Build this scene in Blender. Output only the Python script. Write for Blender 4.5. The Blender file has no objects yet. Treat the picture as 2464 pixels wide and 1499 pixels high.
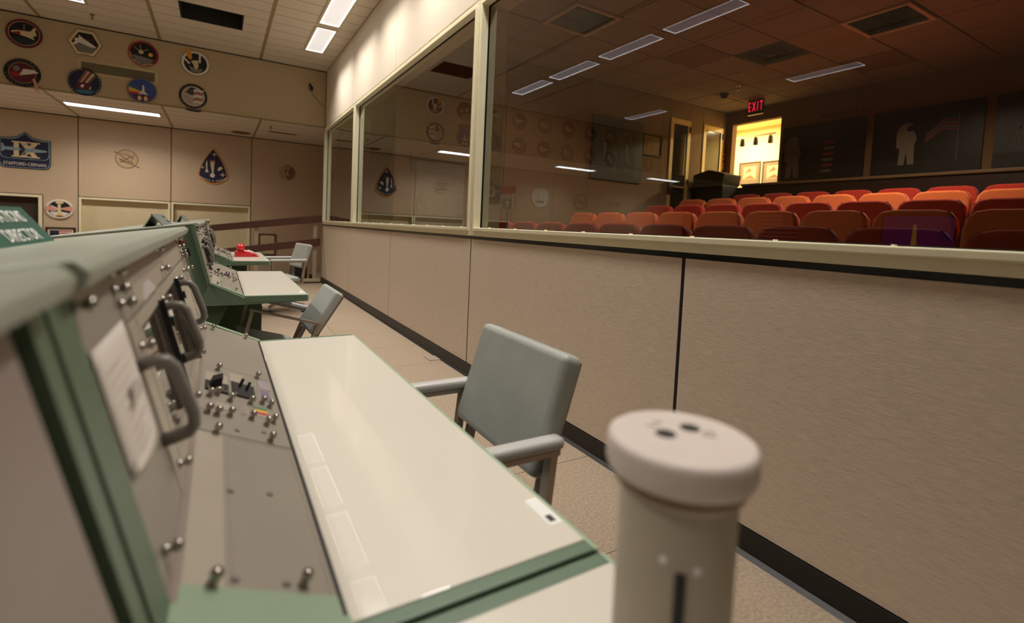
import bpy, bmesh, math, random
from mathutils import Vector, Matrix, Euler
random.seed(7)
PI = math.pi
SC = bpy.context.scene
COL = SC.collection

# ------------------------------------------------------------------ camera
F_PX, CX, CY = 1188.77, 1232.0, 616.0
AX = Vector((0.85933195, 0.01161259, 0.51128637))     # world X, Y, Z axes in camera (right, down, forward) coordinates
AY = Vector((-0.50940125, -0.06926703, 0.85773681))
AZ = Vector((0.04537584, -0.99753056, -0.0536079))
EYE = Vector((0.0, 0.0, 1.096))
cam_data = bpy.data.cameras.new('camera')
cam = bpy.data.objects.new('camera', cam_data)
COL.objects.link(cam)
right = Vector((AX.x, AY.x, AZ.x)); down = Vector((AX.y, AY.y, AZ.y)); fwd = Vector((AX.z, AY.z, AZ.z))
m = Matrix.Identity(4)
for i in range(3):
    m[i][0] = right[i]; m[i][1] = -down[i]; m[i][2] = -fwd[i]; m[i][3] = EYE[i]
cam.matrix_world = m
cam_data.sensor_width = 36.0
cam_data.lens = F_PX / 2464 * 36
cam_data.shift_x = (1232.0 - CX) / 2464
cam_data.shift_y = (CY - 749.5) / 2464
cam_data.clip_start = 0.02
cam_data.dof.use_dof = True
cam_data.dof.focus_distance = 2.4
cam_data.dof.aperture_fstop = 2.2
SC.camera = cam

# ------------------------------------------------------------------ world, view
w = bpy.data.worlds.new('world'); SC.world = w; w.use_nodes = True
w.node_tree.nodes['Background'].inputs[0].default_value = (0.9, 0.75, 0.55, 1)
w.node_tree.nodes['Background'].inputs[1].default_value = 0.01
SC.view_settings.view_transform = 'Standard'
SC.view_settings.look = 'None'
SC.view_settings.gamma = 1.0
SC.view_settings.use_curve_mapping = False
SC.view_settings.exposure = 0.0

# light levels
WALL_ROW, LEFT_ROW, FAR_ROW = 15.5, 15.0, 16.0          # watts of the recessed troffers, by row
LAMP_RGB = (1.0, 0.945, 0.885)
SOFFIT_W = 30.0
GALLERY_FILL_W = 46.0  # added fill for the gallery, hung under its unlit square fixtures
TRACK_W = 120.0

# ------------------------------------------------------------------ materials
def lin(c):
    c = c / 255.0
    return c / 12.92 if c <= 0.04045 else ((c + 0.055) / 1.055) ** 2.4
def rgb(t): return (lin(t[0]), lin(t[1]), lin(t[2]), 1.0)
MATS = {}
def mat(name, col, rough=0.6, metal=0.0, var=0.0, vscale=8.0, stretch=(1, 1, 1), bump=0.0, bscale=120.0, bstretch=(1, 1, 1),
        emit=None, estr=0.0, coat=0.0, spec=0.5, sheen=0.0):
    if name in MATS: return MATS[name]
    M = bpy.data.materials.new(name); M.use_nodes = True
    nt = M.node_tree; N = nt.nodes; L = nt.links
    b = N['Principled BSDF']
    b.inputs['Base Color'].default_value = rgb(col)
    b.inputs['Roughness'].default_value = rough
    b.inputs['Metallic'].default_value = metal
    b.inputs['Specular IOR Level'].default_value = spec
    if coat: b.inputs['Coat Weight'].default_value = coat; b.inputs['Coat Roughness'].default_value = 0.02
    if sheen: b.inputs['Sheen Weight'].default_value = sheen
    if var or bump:
        tc = N.new('ShaderNodeTexCoord')
    if var:
        mp = N.new('ShaderNodeMapping'); mp.inputs['Scale'].default_value = stretch
        L.new(tc.outputs['Object'], mp.inputs['Vector'])
        nz = N.new('ShaderNodeTexNoise'); nz.inputs['Scale'].default_value = vscale; nz.inputs['Detail'].default_value = 5
        L.new(mp.outputs['Vector'], nz.inputs['Vector'])
        rp = N.new('ShaderNodeValToRGB')
        c0 = rgb(col)
        rp.color_ramp.elements[0].position = 0.3; rp.color_ramp.elements[1].position = 0.7
        rp.color_ramp.elements[0].color = (c0[0] * (1 - var), c0[1] * (1 - var), c0[2] * (1 - var), 1)
        rp.color_ramp.elements[1].color = (min(1, c0[0] * (1 + var)), min(1, c0[1] * (1 + var)), min(1, c0[2] * (1 + var)), 1)
        L.new(nz.outputs['Fac'], rp.inputs['Fac']); L.new(rp.outputs['Color'], b.inputs['Base Color'])
    if bump:
        mp2 = N.new('ShaderNodeMapping'); mp2.inputs['Scale'].default_value = bstretch
        L.new(tc.outputs['Object'], mp2.inputs['Vector'])
        n2 = N.new('ShaderNodeTexNoise'); n2.inputs['Scale'].default_value = bscale; n2.inputs['Detail'].default_value = 3
        L.new(mp2.outputs['Vector'], n2.inputs['Vector'])
        bp = N.new('ShaderNodeBump'); bp.inputs['Strength'].default_value = bump; bp.inputs['Distance'].default_value = 0.004
        L.new(n2.outputs['Fac'], bp.inputs['Height']); L.new(bp.outputs['Normal'], b.inputs['Normal'])
    if emit:
        b.inputs['Emission Color'].default_value = rgb(emit); b.inputs['Emission Strength'].default_value = estr
    MATS[name] = M
    return M
def glass_mat(name, tint, boost=2.1, ior=1.5):
    M = bpy.data.materials.new(name); M.use_nodes = True
    nt = M.node_tree; N = nt.nodes; L = nt.links
    for n in list(N):
        if n.type == 'BSDF_PRINCIPLED': N.remove(n)
    out = N['Material Output']
    tr = N.new('ShaderNodeBsdfTransparent'); tr.inputs[0].default_value = tint
    gl = N.new('ShaderNodeBsdfGlossy'); gl.inputs['Roughness'].default_value = 0.0; gl.inputs['Color'].default_value = (0.95, 1, 0.97, 1)
    fr = N.new('ShaderNodeFresnel'); fr.inputs['IOR'].default_value = ior
    mu = N.new('ShaderNodeMath'); mu.operation = 'MULTIPLY'; mu.inputs[1].default_value = boost; mu.use_clamp = True
    mx = N.new('ShaderNodeMixShader')
    L.new(fr.outputs[0], mu.inputs[0]); L.new(mu.outputs[0], mx.inputs[0])
    L.new(tr.outputs[0], mx.inputs[1]); L.new(gl.outputs[0], mx.inputs[2]); L.new(mx.outputs[0], out.inputs['Surface'])
    MATS[name] = M
    return M

fabric = mat('wall_fabric', (205, 187, 165), 0.95, var=0.12, vscale=22, stretch=(1, 1, 16), bump=0.35, bscale=90, bstretch=(1, 1, 12), spec=0.15)
fabric_b = mat('wall_fabric_fine', (196, 174, 148), 0.95, var=0.08, vscale=40, stretch=(1, 1, 3), bump=0.25, bscale=150, spec=0.15)
upper_m = mat('upper_wall_fabric', (220, 208, 188), 0.9, var=0.04, vscale=30, bump=0.1, bscale=150, spec=0.2)
upper_b = mat('upper_back_wall_cloth', (184, 166, 134), 0.95, var=0.06, vscale=30, bump=0.15, bscale=150, spec=0.15)
black_m = mat('black_reveal', (14, 12, 11), 0.5)
black_gloss = mat('black_gasket', (12, 11, 11), 0.25)
base_m = mat('black_vinyl_baseboard', (15, 13, 12), 0.45)
cream_m = mat('cream_frame_paint', (232, 224, 190), 0.4, var=0.03, vscale=12)
recess_m = mat('olive_cream_paint', (208, 193, 158), 0.6, var=0.04, vscale=5)
tile_m = mat('ceiling_tile', (212, 200, 184), 0.95, var=0.04, vscale=40, bump=0.2, bscale=200, spec=0.1)
bar_m = mat('ceiling_grid_bar', (150, 132, 92), 0.6)
carpet_m = mat('carpet', (158, 141, 121), 1.0, var=0.2, vscale=90, bump=0.9, bscale=300, spec=0.05)
carpet_dark = mat('gallery_carpet', (70, 40, 30), 1.0, var=0.15, vscale=60, spec=0.05)
seam_m = mat('carpet_backing', (92, 74, 56), 1.0)
green_m = mat('console_green_paint', (92, 114, 92), 0.42, var=0.05, vscale=9, bump=0.05, bscale=300)
green_lt = mat('console_pale_green_paint', (150, 172, 146), 0.38, var=0.05, vscale=7)
top_m = mat('console_top_paint', (162, 168, 152), 0.35, var=0.05, vscale=7)
panel_m = mat('console_panel_paint', (152, 144, 131), 0.38, var=0.05, vscale=6, bump=0.04, bscale=400)
panel_b = mat('console_panel_shade', (150, 136, 128), 0.42, var=0.06, vscale=9)
panel_l = mat('console_panel_light', (174, 164, 148), 0.38, var=0.04, vscale=6)
desk_m = mat('cream_laminate', (208, 202, 188), 0.35, var=0.015, vscale=3, coat=0.4)
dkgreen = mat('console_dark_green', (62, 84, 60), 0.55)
chrome = mat('chrome', (168, 163, 156), 0.18, metal=1.0)
alu = mat('brushed_aluminium', (170, 158, 145), 0.36, metal=0.85)
steel = mat('dull_steel', (120, 116, 110), 0.4, metal=0.7)
handle_m = mat('grey_cast_handle', (118, 112, 106), 0.38, var=0.05, vscale=20)
rubber = mat('black_rubber', (22, 20, 20), 0.55)
screen_m = mat('dark_screen_glass', (96, 84, 72), 0.08, spec=0.9, coat=1.0)
vinyl = mat('grey_vinyl', (158, 161, 154), 0.42, var=0.06, vscale=10, bump=0.08, bscale=160)
vinyl_lt = mat('grey_vinyl_pad', (182, 180, 176), 0.34, var=0.03, vscale=10)
paper_m = mat('white_paper', (226, 216, 206), 0.8)
ink_grey = mat('grey_print', (168, 156, 150), 0.9)
ink_dark = mat('dark_print', (58, 54, 54), 0.9)
red_m = mat('red_plastic', (205, 22, 30), 0.2, coat=0.5)
redbtn = mat('dark_red_button', (120, 16, 22), 0.3)
teal_m = mat('teal_sign_plastic', (38, 92, 78), 0.45)
white_m = mat('white_letter', (226, 226, 220), 0.6)
wood_m = mat('dark_red_wood', (88, 52, 40), 0.5, var=0.25, vscale=9, stretch=(1, 8, 30))
wood_blk = mat('black_brown_wood', (44, 24, 18), 0.4, var=0.2, vscale=6, stretch=(8, 1, 8))
tube_m = mat('ivory_plastic', (176, 166, 146), 0.5, var=0.03, vscale=12)
tube_cap = mat('ivory_cap_plastic', (212, 200, 190), 0.55, var=0.03, vscale=10)
orange_f = mat('orange_seat_fabric', (230, 120, 64), 0.9, var=0.12, vscale=60, bump=0.3, bscale=300, sheen=0.3, spec=0.15)
redf = mat('red_seat_fabric', (196, 58, 44), 0.9, var=0.12, vscale=60, bump=0.3, bscale=300, sheen=0.3, spec=0.15)
seat_shell = mat('seat_shell_plastic', (58, 26, 22), 0.5)
yellow_m = mat('yellow_room_paint', (244, 222, 164), 0.8)
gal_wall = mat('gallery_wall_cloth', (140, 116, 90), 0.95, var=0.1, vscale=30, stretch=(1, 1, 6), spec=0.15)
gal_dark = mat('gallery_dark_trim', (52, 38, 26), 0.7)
mural_bg = mat('black_photograph', (14, 13, 13), 0.45, var=0.3, vscale=3)
fig_m = mat('pale_photo_grey', (128, 116, 98), 0.6)
figd_m = mat('dim_photo_grey', (104, 94, 82), 0.6)
door_fr = mat('door_cream_paint', (226, 196, 118), 0.5)
door_gl = mat('door_dark_glass', (40, 36, 26), 0.08)
EM = {}
for nm, c in dict(navy=(22, 26, 58), black=(16, 14, 18), white=(222, 216, 204), cream=(216, 196, 156), red=(148, 36, 34), orange=(214, 142, 44),
                  blue=(46, 74, 140), sky=(120, 160, 180), gold=(226, 176, 70), green=(66, 120, 84), grey=(120, 116, 112), maroon=(92, 26, 38),
                  pink=(216, 152, 132), brown=(120, 84, 60), plum=(70, 30, 70), tan=(168, 136, 100), teal=(40, 110, 120), steelblue=(136, 160, 168)).items():
    EM[nm] = mat('emblem_' + nm, c, 0.6)
glass_w = glass_mat('window_glass', (0.86, 0.88, 0.82, 1))
glass_p = glass_mat('picture_glass', (1, 1, 1, 1), boost=1.0)

# ------------------------------------------------------------------ mesh helpers
class MB:
    def __init__(s): s.v = []; s.f = []
    def add(s, vs, fs):
        o = len(s.v); s.v += [tuple(v) for v in vs]; s.f += [tuple(i + o for i in f) for f in fs]; return s
    def box(s, x0, x1, y0, y1, z0, z1):
        return s.add([(x0, y0, z0), (x1, y0, z0), (x1, y1, z0), (x0, y1, z0), (x0, y0, z1), (x1, y0, z1), (x1, y1, z1), (x0, y1, z1)],
                     [(0, 3, 2, 1), (4, 5, 6, 7), (0, 1, 5, 4), (1, 2, 6, 5), (2, 3, 7, 6), (3, 0, 4, 7)])
    def prism(s, pts, axis, a0, a1):
        n = len(pts)
        def P(p, a):
            return (p[0], a, p[1]) if axis == 'y' else ((a, p[0], p[1]) if axis == 'x' else (p[0], p[1], a))
        vs = [P(p, a0) for p in pts] + [P(p, a1) for p in pts]
        fs = [tuple(range(n)), tuple(range(2 * n - 1, n - 1, -1))]
        for i in range(n):
            j = (i + 1) % n; fs.append((i, j, n + j, n + i))
        return s.add(vs, fs)
    def ring(s, outer, inner, axis, a0, a1):
        n = len(outer)
        def P(p, a):
            return (p[0], a, p[1]) if axis == 'y' else ((a, p[0], p[1]) if axis == 'x' else (p[0], p[1], a))
        vs = [P(p, a0) for p in outer] + [P(p, a0) for p in inner] + [P(p, a1) for p in outer] + [P(p, a1) for p in inner]
        fs = []
        for i in range(n):
            j = (i + 1) % n
            fs += [(i, j, n + j, n + i), (2 * n + i, 3 * n + i, 3 * n + j, 2 * n + j), (i, 2 * n + i, 2 * n + j, j), (n + i, n + j, 3 * n + j, 3 * n + i)]
        return s.add(vs, fs)
    def tube(s, path, r, n=8, cap=True, ry=None):
        pts = [Vector(p) for p in path]; k = len(pts); rings = []
        up = Vector((0, 0, 1))
        for i, p in enumerate(pts):
            d = (pts[min(i + 1, k - 1)] - pts[max(i - 1, 0)]).normalized()
            ref = up if abs(d.dot(up)) < 0.95 else Vector((0, 1, 0))
            a = d.cross(ref).normalized(); b = a.cross(d).normalized()
            rr = r[i] if isinstance(r, (list, tuple)) else r
            r2 = rr if ry is None else ry
            rings.append([p + a * rr * math.cos(2 * PI * q / n) + b * r2 * math.sin(2 * PI * q / n) for q in range(n)])
        vs = [v for rg in rings for v in rg]; fs = []
        for i in range(k - 1):
            for q in range(n):
                t = (q + 1) % n
                fs.append((i * n + q, i * n + t, (i + 1) * n + t, (i + 1) * n + q))
        if cap: fs += [tuple(range(n)), tuple(range(k * n - 1, (k - 1) * n - 1, -1))]
        return s.add(vs, fs)
    def lathe(s, prof, n=20, c=(0, 0, 0)):
        vs = []; fs = []; k = len(prof)
        for (r, z) in prof:
            for q in range(n):
                a = 2 * PI * q / n
                vs.append((c[0] + r * math.cos(a), c[1] + r * math.sin(a), c[2] + z))
        for i in range(k - 1):
            for q in range(n):
                t = (q + 1) % n
                fs.append((i * n + q, i * n + t, (i + 1) * n + t, (i + 1) * n + q))
        fs += [tuple(range(n - 1, -1, -1)), tuple(range((k - 1) * n, k * n))]
        return s.add(vs, fs)
    def bar(s, p, q, w, h, ref=(0, 0, 1)):
        p = Vector(p); q = Vector(q); d = (q - p).normalized(); ref = Vector(ref)
        if abs(d.dot(ref)) > 0.97: ref = Vector((1, 0, 0))
        a = d.cross(ref).normalized() * w / 2; b = a.cross(d).normalized() * h / 2
        vs = [p - a - b, p + a - b, p + a + b, p - a + b, q - a - b, q + a - b, q + a + b, q - a + b]
        return s.add(vs, [(0, 3, 2, 1), (4, 5, 6, 7), (0, 1, 5, 4), (1, 2, 6, 5), (2, 3, 7, 6), (3, 0, 4, 7)])
    def mesh(s, name, smooth=False):
        me = bpy.data.meshes.new(name); me.from_pydata(s.v, [], s.f); me.validate()
        bm = bmesh.new(); bm.from_mesh(me); bmesh.ops.recalc_face_normals(bm, faces=bm.faces); bm.to_mesh(me); bm.free()
        if smooth:
            for p in me.polygons: p.use_smooth = True
        return me
    def build(s, name, material, parent=None, smooth=False, bevel=0, seg=2, mw=None, sub=0):
        return link(name, s.mesh(name, smooth), material, parent, bevel, seg, mw, sub, smooth)
def link(name, me, material, parent=None, bevel=0, seg=2, mw=None, sub=0, smooth=False):
    if material is not None and not me.materials: me.materials.append(material)
    o = bpy.data.objects.new(name, me); COL.objects.link(o)
    if parent is not None: o.parent = parent
    if mw is not None: o.matrix_local = mw
    if bevel:
        b = o.modifiers.new('bevel', 'BEVEL'); b.width = bevel; b.segments = seg; b.limit_method = 'ANGLE'; b.angle_limit = 0.7
        if smooth:
            wn = o.modifiers.new('wn', 'WEIGHTED_NORMAL'); wn.keep_sharp = False
    if sub:
        sm = o.modifiers.new('sub', 'SUBSURF'); sm.levels = sub; sm.render_levels = sub
    return o
def tag(o, label, cat, group=None):
    o['label'] = label; o['category'] = cat
    if group: o['group'] = group
    return o
def thing(name, label, cat, loc=(0, 0, 0), rot=(0, 0, 0), group=None):
    o = bpy.data.objects.new(name, None); COL.objects.link(o)
    o.empty_display_size = 0.05; o.location = loc; o.rotation_euler = rot
    return tag(o, label, cat, group)
def struct(o, label=None):
    o['kind'] = 'structure'
    if label: o['label'] = label
    return o
def sroot(name, label, loc=(0, 0, 0)):
    o = bpy.data.objects.new(name, None); COL.objects.link(o); o.empty_display_size = 0.05; o.location = loc
    return struct(o, label)
KIDS = {}
def copy_tree(o, parent=None):
    c = o.copy(); COL.objects.link(c); c.parent = parent
    for ch in o.children: copy_tree(ch, c)
    return c
def circle(r, n=40, c=(0, 0), rx=None):
    return [(c[0] + (rx or r) * math.cos(2 * PI * i / n), c[1] + r * math.sin(2 * PI * i / n)) for i in range(n)]
def rrect(x0, x1, y0, y1, r, n=4):
    pts = []
    for cx, cy, a0 in ((x1 - r, y1 - r, 0), (x0 + r, y1 - r, 90), (x0 + r, y0 + r, 180), (x1 - r, y0 + r, 270)):
        for i in range(n + 1):
            a = math.radians(a0 + 90 * i / n); pts.append((cx + r * math.cos(a), cy + r * math.sin(a)))
    return pts
def rect(x0, x1, y0, y1): return [(x0, y0), (x1, y0), (x1, y1), (x0, y1)]
def plate(name, pts, z0, z1, material, parent, mw=None, bevel=0):
    return MB().prism(pts, 'z', z0, z1).build(name, material, parent, mw=mw, bevel=bevel)
def ringplate(name, out, inn, z0, z1, material, parent, mw=None):
    return MB().ring(out, inn, 'z', z0, z1).build(name, material, parent, mw=mw)
def text_mesh(s, size, ext=0.0008, align='CENTER'):
    cu = bpy.data.curves.new('txt', 'FONT'); cu.body = s; cu.size = size; cu.extrude = ext; cu.align_x = align; cu.align_y = 'CENTER'
    cu.resolution_u = 2
    o = bpy.data.objects.new('txt', cu); COL.objects.link(o)
    dg = bpy.context.evaluated_depsgraph_get()
    me = bpy.data.meshes.new_from_object(o.evaluated_get(dg))
    bpy.data.objects.remove(o); bpy.data.curves.remove(cu)
    me.materials.clear()
    return me
def text(name, s, size, x, y, z, material, parent, align='CENTER', sx=1.0, rot=0.0, mw=None, ext=0.0008):
    me = text_mesh(s, size, ext, align)
    M = Matrix.Translation((x, y, z)) @ Matrix.Rotation(rot, 4, 'Z') @ Matrix.Diagonal((sx, 1, 1, 1))
    return link(name, me, material, parent, mw=(mw @ M) if mw is not None else M)
def arc_text(name, s, size, r, a0, a1, z, material, parent, outward=True):
    """letters along a circle from angle a0 to a1 (degrees), joined in one mesh"""
    bm = bmesh.new()
    for i, ch in enumerate(s):
        if ch == ' ': continue
        a = math.radians(a0 + (a1 - a0) * (i + 0.5) / len(s))
        me = text_mesh(ch, size)
        rot = a - PI / 2 if outward else a + PI / 2
        me.transform(Matrix.Translation((r * math.cos(a), r * math.sin(a), z)) @ Matrix.Rotation(rot, 4, 'Z'))
        bm.from_mesh(me); bpy.data.meshes.remove(me)
    me = bpy.data.meshes.new(name); bm.to_mesh(me); bm.free()
    return link(name, me, material, parent)
# pixel -> point on a plane of the room
def ray(u, v):
    c = Vector(((u - CX) / F_PX, (v - CY) / F_PX, 1.0)); return Vector((AX.dot(c), AY.dot(c), AZ.dot(c)))
def on_x(u, v, X): d = ray(u, v); return EYE + d * ((X - EYE.x) / d.x)
def on_y(u, v, Y): d = ray(u, v); return EYE + d * ((Y - EYE.y) / d.y)
def on_z(u, v, Z): d = ray(u, v); return EYE + d * ((Z - EYE.z) / d.z)
FACE_BACK = (PI / 2, 0, 0)            # a plate seen by someone looking along +Y
FACE_SIDE = (PI / 2, 0, -PI / 2)      # a plate seen by someone looking along +X

# ------------------------------------------------------------------ main dimensions
XW = 1.6; YB = 9.30; YL = 11.62; ZC = 3.705; ZS = 2.746
XF = -11.0; YN = -2.6
BACK_X = [-10.365, -8.999, -7.633, -6.267, -4.90, -3.533, -2.165, -0.797, 0.571, 2.05]

# ------------------------------------------------------------------ floor
fl = MB().box(XF, 2.1, YN, YL, -0.08, -0.004).build('floor', seam_m)
struct(fl, 'beige carpet tile floor of the control room')
tile_me = MB().box(0, 0.607, 0, 0.607, -0.004, 0.0).mesh('carpet_tile'); tile_me.materials.append(carpet_m)
for i in range(5):
    for j in range(19):
        y = -1.83 + 0.61 * j
        if y > 9.2: continue
        o = link('carpet_tile', tile_me, None, fl); o.location = (XW - 0.002 - 0.61 * (i + 1), y, 0)
MB().box(XF, XW - 0.61 * 5, YN, YL, -0.004, 0).build('carpet_field', carpet_m, fl)
MB().box(XW - 3.05, 2.1, 9.155, YL, -0.004, 0).build('carpet_field', carpet_m, fl)
MB().box(XW - 3.05, XW, YN, -1.83, -0.004, 0).build('carpet_field', carpet_m, fl)

# ------------------------------------------------------------------ window wall
wr = MB().box(1.625, 1.78, YN, 9.33, 0, 1.03).box(1.625, 1.78, YN, 9.33, 2.735, ZC).box(1.625, 1.78, YN, -0.62, 1.03, 2.735).build('wall_right', black_m)
struct(wr, 'fabric panelled wall with three long viewing windows')
joints = [9.328, 7.25, 5.27, 3.283, 1.343, -0.62, YN]
for a, b in zip(joints[1:], joints[:-1]):
    g = 0.006 if a > 4 else 0.009
    MB().box(XW, 1.625, a + (g if a > YN else 0), b - (g if b < 9.3 else 0), 0.095, 1.012).build('wall_panel', fabric, wr)
    MB().box(XW, 1.625, a + 0.003, b - 0.003, 2.745, ZC - 0.004).build('upper_panel', upper_m, wr)
for a in joints[1:-1]: MB().box(1.6035, 1.626, a - 0.012, a + 0.012, 0.092, 1.013).build('joint_strip', black_m, wr)
MB().box(XW, 1.625, YN, -0.63, 1.03, 2.735).build('wall_panel', fabric, wr)
MB().box(1.6, 1.625, YN, 9.33, 1.026, 1.034).box(1.612, 1.625, YN, 9.33, 1.012, 1.026).build('black_rail', black_gloss, wr)
MB().box(1.585, 1.625, 9.33, 9.345, 0, ZC).build('corner_guard', alu, wr)
bb = MB().box(1.592, 1.625, YN, 9.33, 0, 0.091).build('baseboard_right', base_m); struct(bb, 'black vinyl baseboard below the window wall')
MB().prism([(1.592, 0), (1.592, 0.012), (1.576, 0.0), ], 'y', YN, 9.33).build('cove', base_m, bb)
wins = [(7.062, 9.322), (3.290, 7.050), (-0.61, 3.276)]
for k, (y0, y1) in enumerate(wins):
    W = sroot('window_%d' % (k + 1), ['narrow end pane of the viewing windows beside the corner', 'middle viewing window between two cream mullions', 'widest viewing window in front of the orange seats'][k])
    z0, z1 = 1.036, 2.728
    t = 0.05
    o_ = [(y0, z0), (y1, z0), (y1, z1), (y0, z1)]
    i_ = [(y0 + t, z0 + 0.062), (y1 - t, z0 + 0.062), (y1 - t, z1 - t), (y0 + t, z1 - t)]
    MB().ring(o_, i_, 'x', 1.595, 1.80).build('frame', cream_m, W, bevel=0.003)
    i2 = [(y0 + t - 0.022, z0 + 0.036), (y1 - t + 0.022, z0 + 0.036), (y1 - t + 0.022, z1 - t + 0.022), (y0 + t - 0.022, z1 - t + 0.022)]
    MB().ring(i2, i_, 'x', 1.585, 1.6).build('glazing_stop', cream_m, W, bevel=0.004)
    ii = [(y0 + t + 0.006, z0 + 0.066), (y1 - t - 0.006, z0 + 0.066), (y1 - t - 0.006, z1 - t - 0.008), (y0 + t + 0.006, z1 - t - 0.008)]
    MB().ring(i_, ii, 'x', 1.64, 1.652).build('gasket', black_m, W)
    MB().add([(1.646, p[0], p[1]) for p in i_], [(0, 1, 2, 3)]).build('pane', glass_w, W)
    n = max(3, int((y1 - y0) / 0.35))
    for q in range(n):
        yy = y0 + t + (q + 0.5) * (y1 - y0 - 2 * t) / n
        MB().box(1.62, 1.638, yy - 0.004, yy + 0.004, z0 + 0.062, z0 + 0.067).build('glazing_clip', cream_m, W)

# ------------------------------------------------------------------ back wall: upper part, soffit, lower part
ub = MB().box(XF, XW, YB, YB + 0.12, ZS, ZC).build('wall_back', upper_b); struct(ub, 'upper back wall above the soffit')
MB().box(XF, XW, YB - 0.006, YB, ZC - 0.018, ZC - 0.004).build('shadow_strip', black_m, ub)
MB().box(XW - 0.008, XW, YB - 0.012, YB, ZS, ZC).build('shadow_strip', black_m, ub)
MB().box(XF, XW, YB - 0.004, YB + 0.03, ZS - 0.012, ZS + 0.004).build('edge_trim', bar_m, ub)
lb = MB().box(XF, 2.1, YL + 0.13, YL + 0.2, 0, ZS + 0.1).build('wall_back_lower', black_m); struct(lb, 'recessed lower back wall with tan fabric panels')
g = 0.007
for i in range(len(BACK_X) - 1):
    a, b = BACK_X[i] + g, BACK_X[i + 1] - g
    if i in (6, 7):
        MB().box(a, b, YL, YL + 0.12, 1.338, ZS - 0.016).build('wall_panel', fabric_b, lb)
        fr = MB().ring(rect(a, b, 0.2, 1.325), rect(a + 0.035, b - 0.035, 0.25, 1.292), 'y', YL - 0.004, YL + 0.13)
        fr.build('recess_frame', cream_m, lb, bevel=0.004)
        MB().box(a + 0.035, b - 0.035, YL + 0.10, YL + 0.13, 0.25, 1.292).build('recess_panel', recess_m, lb)
        MB().box(a, b, YL, YL + 0.03, 0.0, 0.19).build('wall_panel', fabric_b, lb)
    elif i == 5:
        MB().prism([(a, 1.335), (-2.63, 1.335), (-2.63, 0.0), (b, 0.0), (b, ZS - 0.016), (a, ZS - 0.016)], 'y', YL, YL + 0.03).build('wall_panel', fabric_b, lb)
        MB().ring(rect(a, -2.645, 0.2, 1.323), rect(a + 0.05, -2.695, 0.25, 1.28), 'y', YL - 0.004, YL + 0.13).build('recess_frame', cream_m, lb, bevel=0.004)
        MB().box(a + 0.05, -2.695, YL + 0.10, YL + 0.13, 0.25, 1.28).build('recess_panel', gal_dark, lb)
    else:
        MB().box(a, b, YL, YL + 0.03, 0.0, ZS - 0.016).build('wall_panel', fabric_b, lb)
ar = MB().box(2.1, 2.2, YB + 0.05, YL + 0.14, 0, ZS + 0.1).build('wall_alcove', fabric_b); struct(ar, 'end wall of the alcove behind the railing')
MB().box(1.6, 2.1, YB + 0.045, YB + 0.06, 0, ZS + 0.1).build('return_panel', fabric_b, ar)

sf = MB().box(XF, 2.1, YB + 0.1, YL + 0.14, ZS + 0.03, ZS + 0.1).build('ceiling_soffit', black_m); struct(sf, 'low tiled soffit ceiling along the back wall')
rows_s = [YB, 9.76, 10.15, 10.53, 10.92, 11.27, YL]
cols_s = [-10.3, -8.94, -7.58, -6.22, -4.86, -3.50, -2.135, -0.77, 0.592, 2.1]
for i in range(len(cols_s) - 1):
    for j in range(len(rows_s) - 1):
        MB().box(cols_s[i] + 0.004, cols_s[i + 1] - 0.004, rows_s[j] + 0.003, rows_s[j + 1] - 0.003, ZS, ZS + 0.03).build('ceiling_tile', tile_m, sf)
    MB().box(cols_s[i + 1] - 0.018, cols_s[i + 1] + 0.018, YB, YL, ZS - 0.004, ZS + 0.01).build('grid_bar', bar_m, sf)
for y in rows_s[1:-1]: MB().box(-10.3, 2.1, y - 0.004, y + 0.004, ZS - 0.001, ZS + 0.003).build('tile_joint', mat('ceiling_joint', (116, 100, 76), 0.9), sf)
# main ceiling
mc = MB().box(XF, XW, YN, YB, ZC + 0.36, ZC + 0.42).build('ceiling', black_m); struct(mc, 'tiled ceiling of the control room with recessed lights')
cols = [-4.84, -3.487, -2.134, -0.787, 0.563, XW]
rows = [YB + 0.003 - 0.305 * k for k in range(39)]
OPEN = (-0.46, 0.256, rows[6], rows[4])
for i in range(5):
    for j in range(38):
        x0, x1, y0, y1 = cols[i] + 0.003, cols[i + 1] - 0.003, rows[j + 1] + 0.003, rows[j] - 0.003
        if i == 3 and j in (4, 5):
            MB().box(x0, OPEN[0], y0, y1, ZC, ZC + 0.02).build('ceiling_tile', tile_m, mc)
            MB().box(OPEN[1], x1, y0, y1, ZC, ZC + 0.02).build('ceiling_tile', tile_m, mc)
        else:
            MB().box(x0, x1, y0, y1, ZC, ZC + 0.02).build('ceiling_tile', tile_m, mc)
joint_m = mat('ceiling_joint', (116, 100, 76), 0.9)
for j in range(1, 38):
    if j == 5:
        MB().box(cols[0], OPEN[0], rows[j] - 0.0035, rows[j] + 0.0035, ZC - 0.001, ZC + 0.003).box(OPEN[1], XW, rows[j] - 0.0035, rows[j] + 0.0035, ZC - 0.001, ZC + 0.003).build('tile_joint', joint_m, mc)
    else: MB().box(cols[0], XW, rows[j] - 0.0035, rows[j] + 0.0035, ZC - 0.001, ZC + 0.003).build('tile_joint', joint_m, mc)
for x in cols[1:-1]:
    MB().box(x - 0.02, x + 0.02, YN, YB, ZC - 0.004, ZC + 0.008).build('grid_bar', bar_m, mc)
MB().box(XF, cols[0], YN, YB, ZC, ZC + 0.02).build('tile_field', tile_m, mc)
MB().box(cols[0], XW, YN, rows[38], ZC, ZC + 0.02).build('tile_field', tile_m, mc)
op = thing('ceiling_opening', 'black rectangular opening left in the control room ceiling', 'opening', ((OPEN[0] + OPEN[1]) / 2, (OPEN[2] + OPEN[3]) / 2, ZC))
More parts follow.
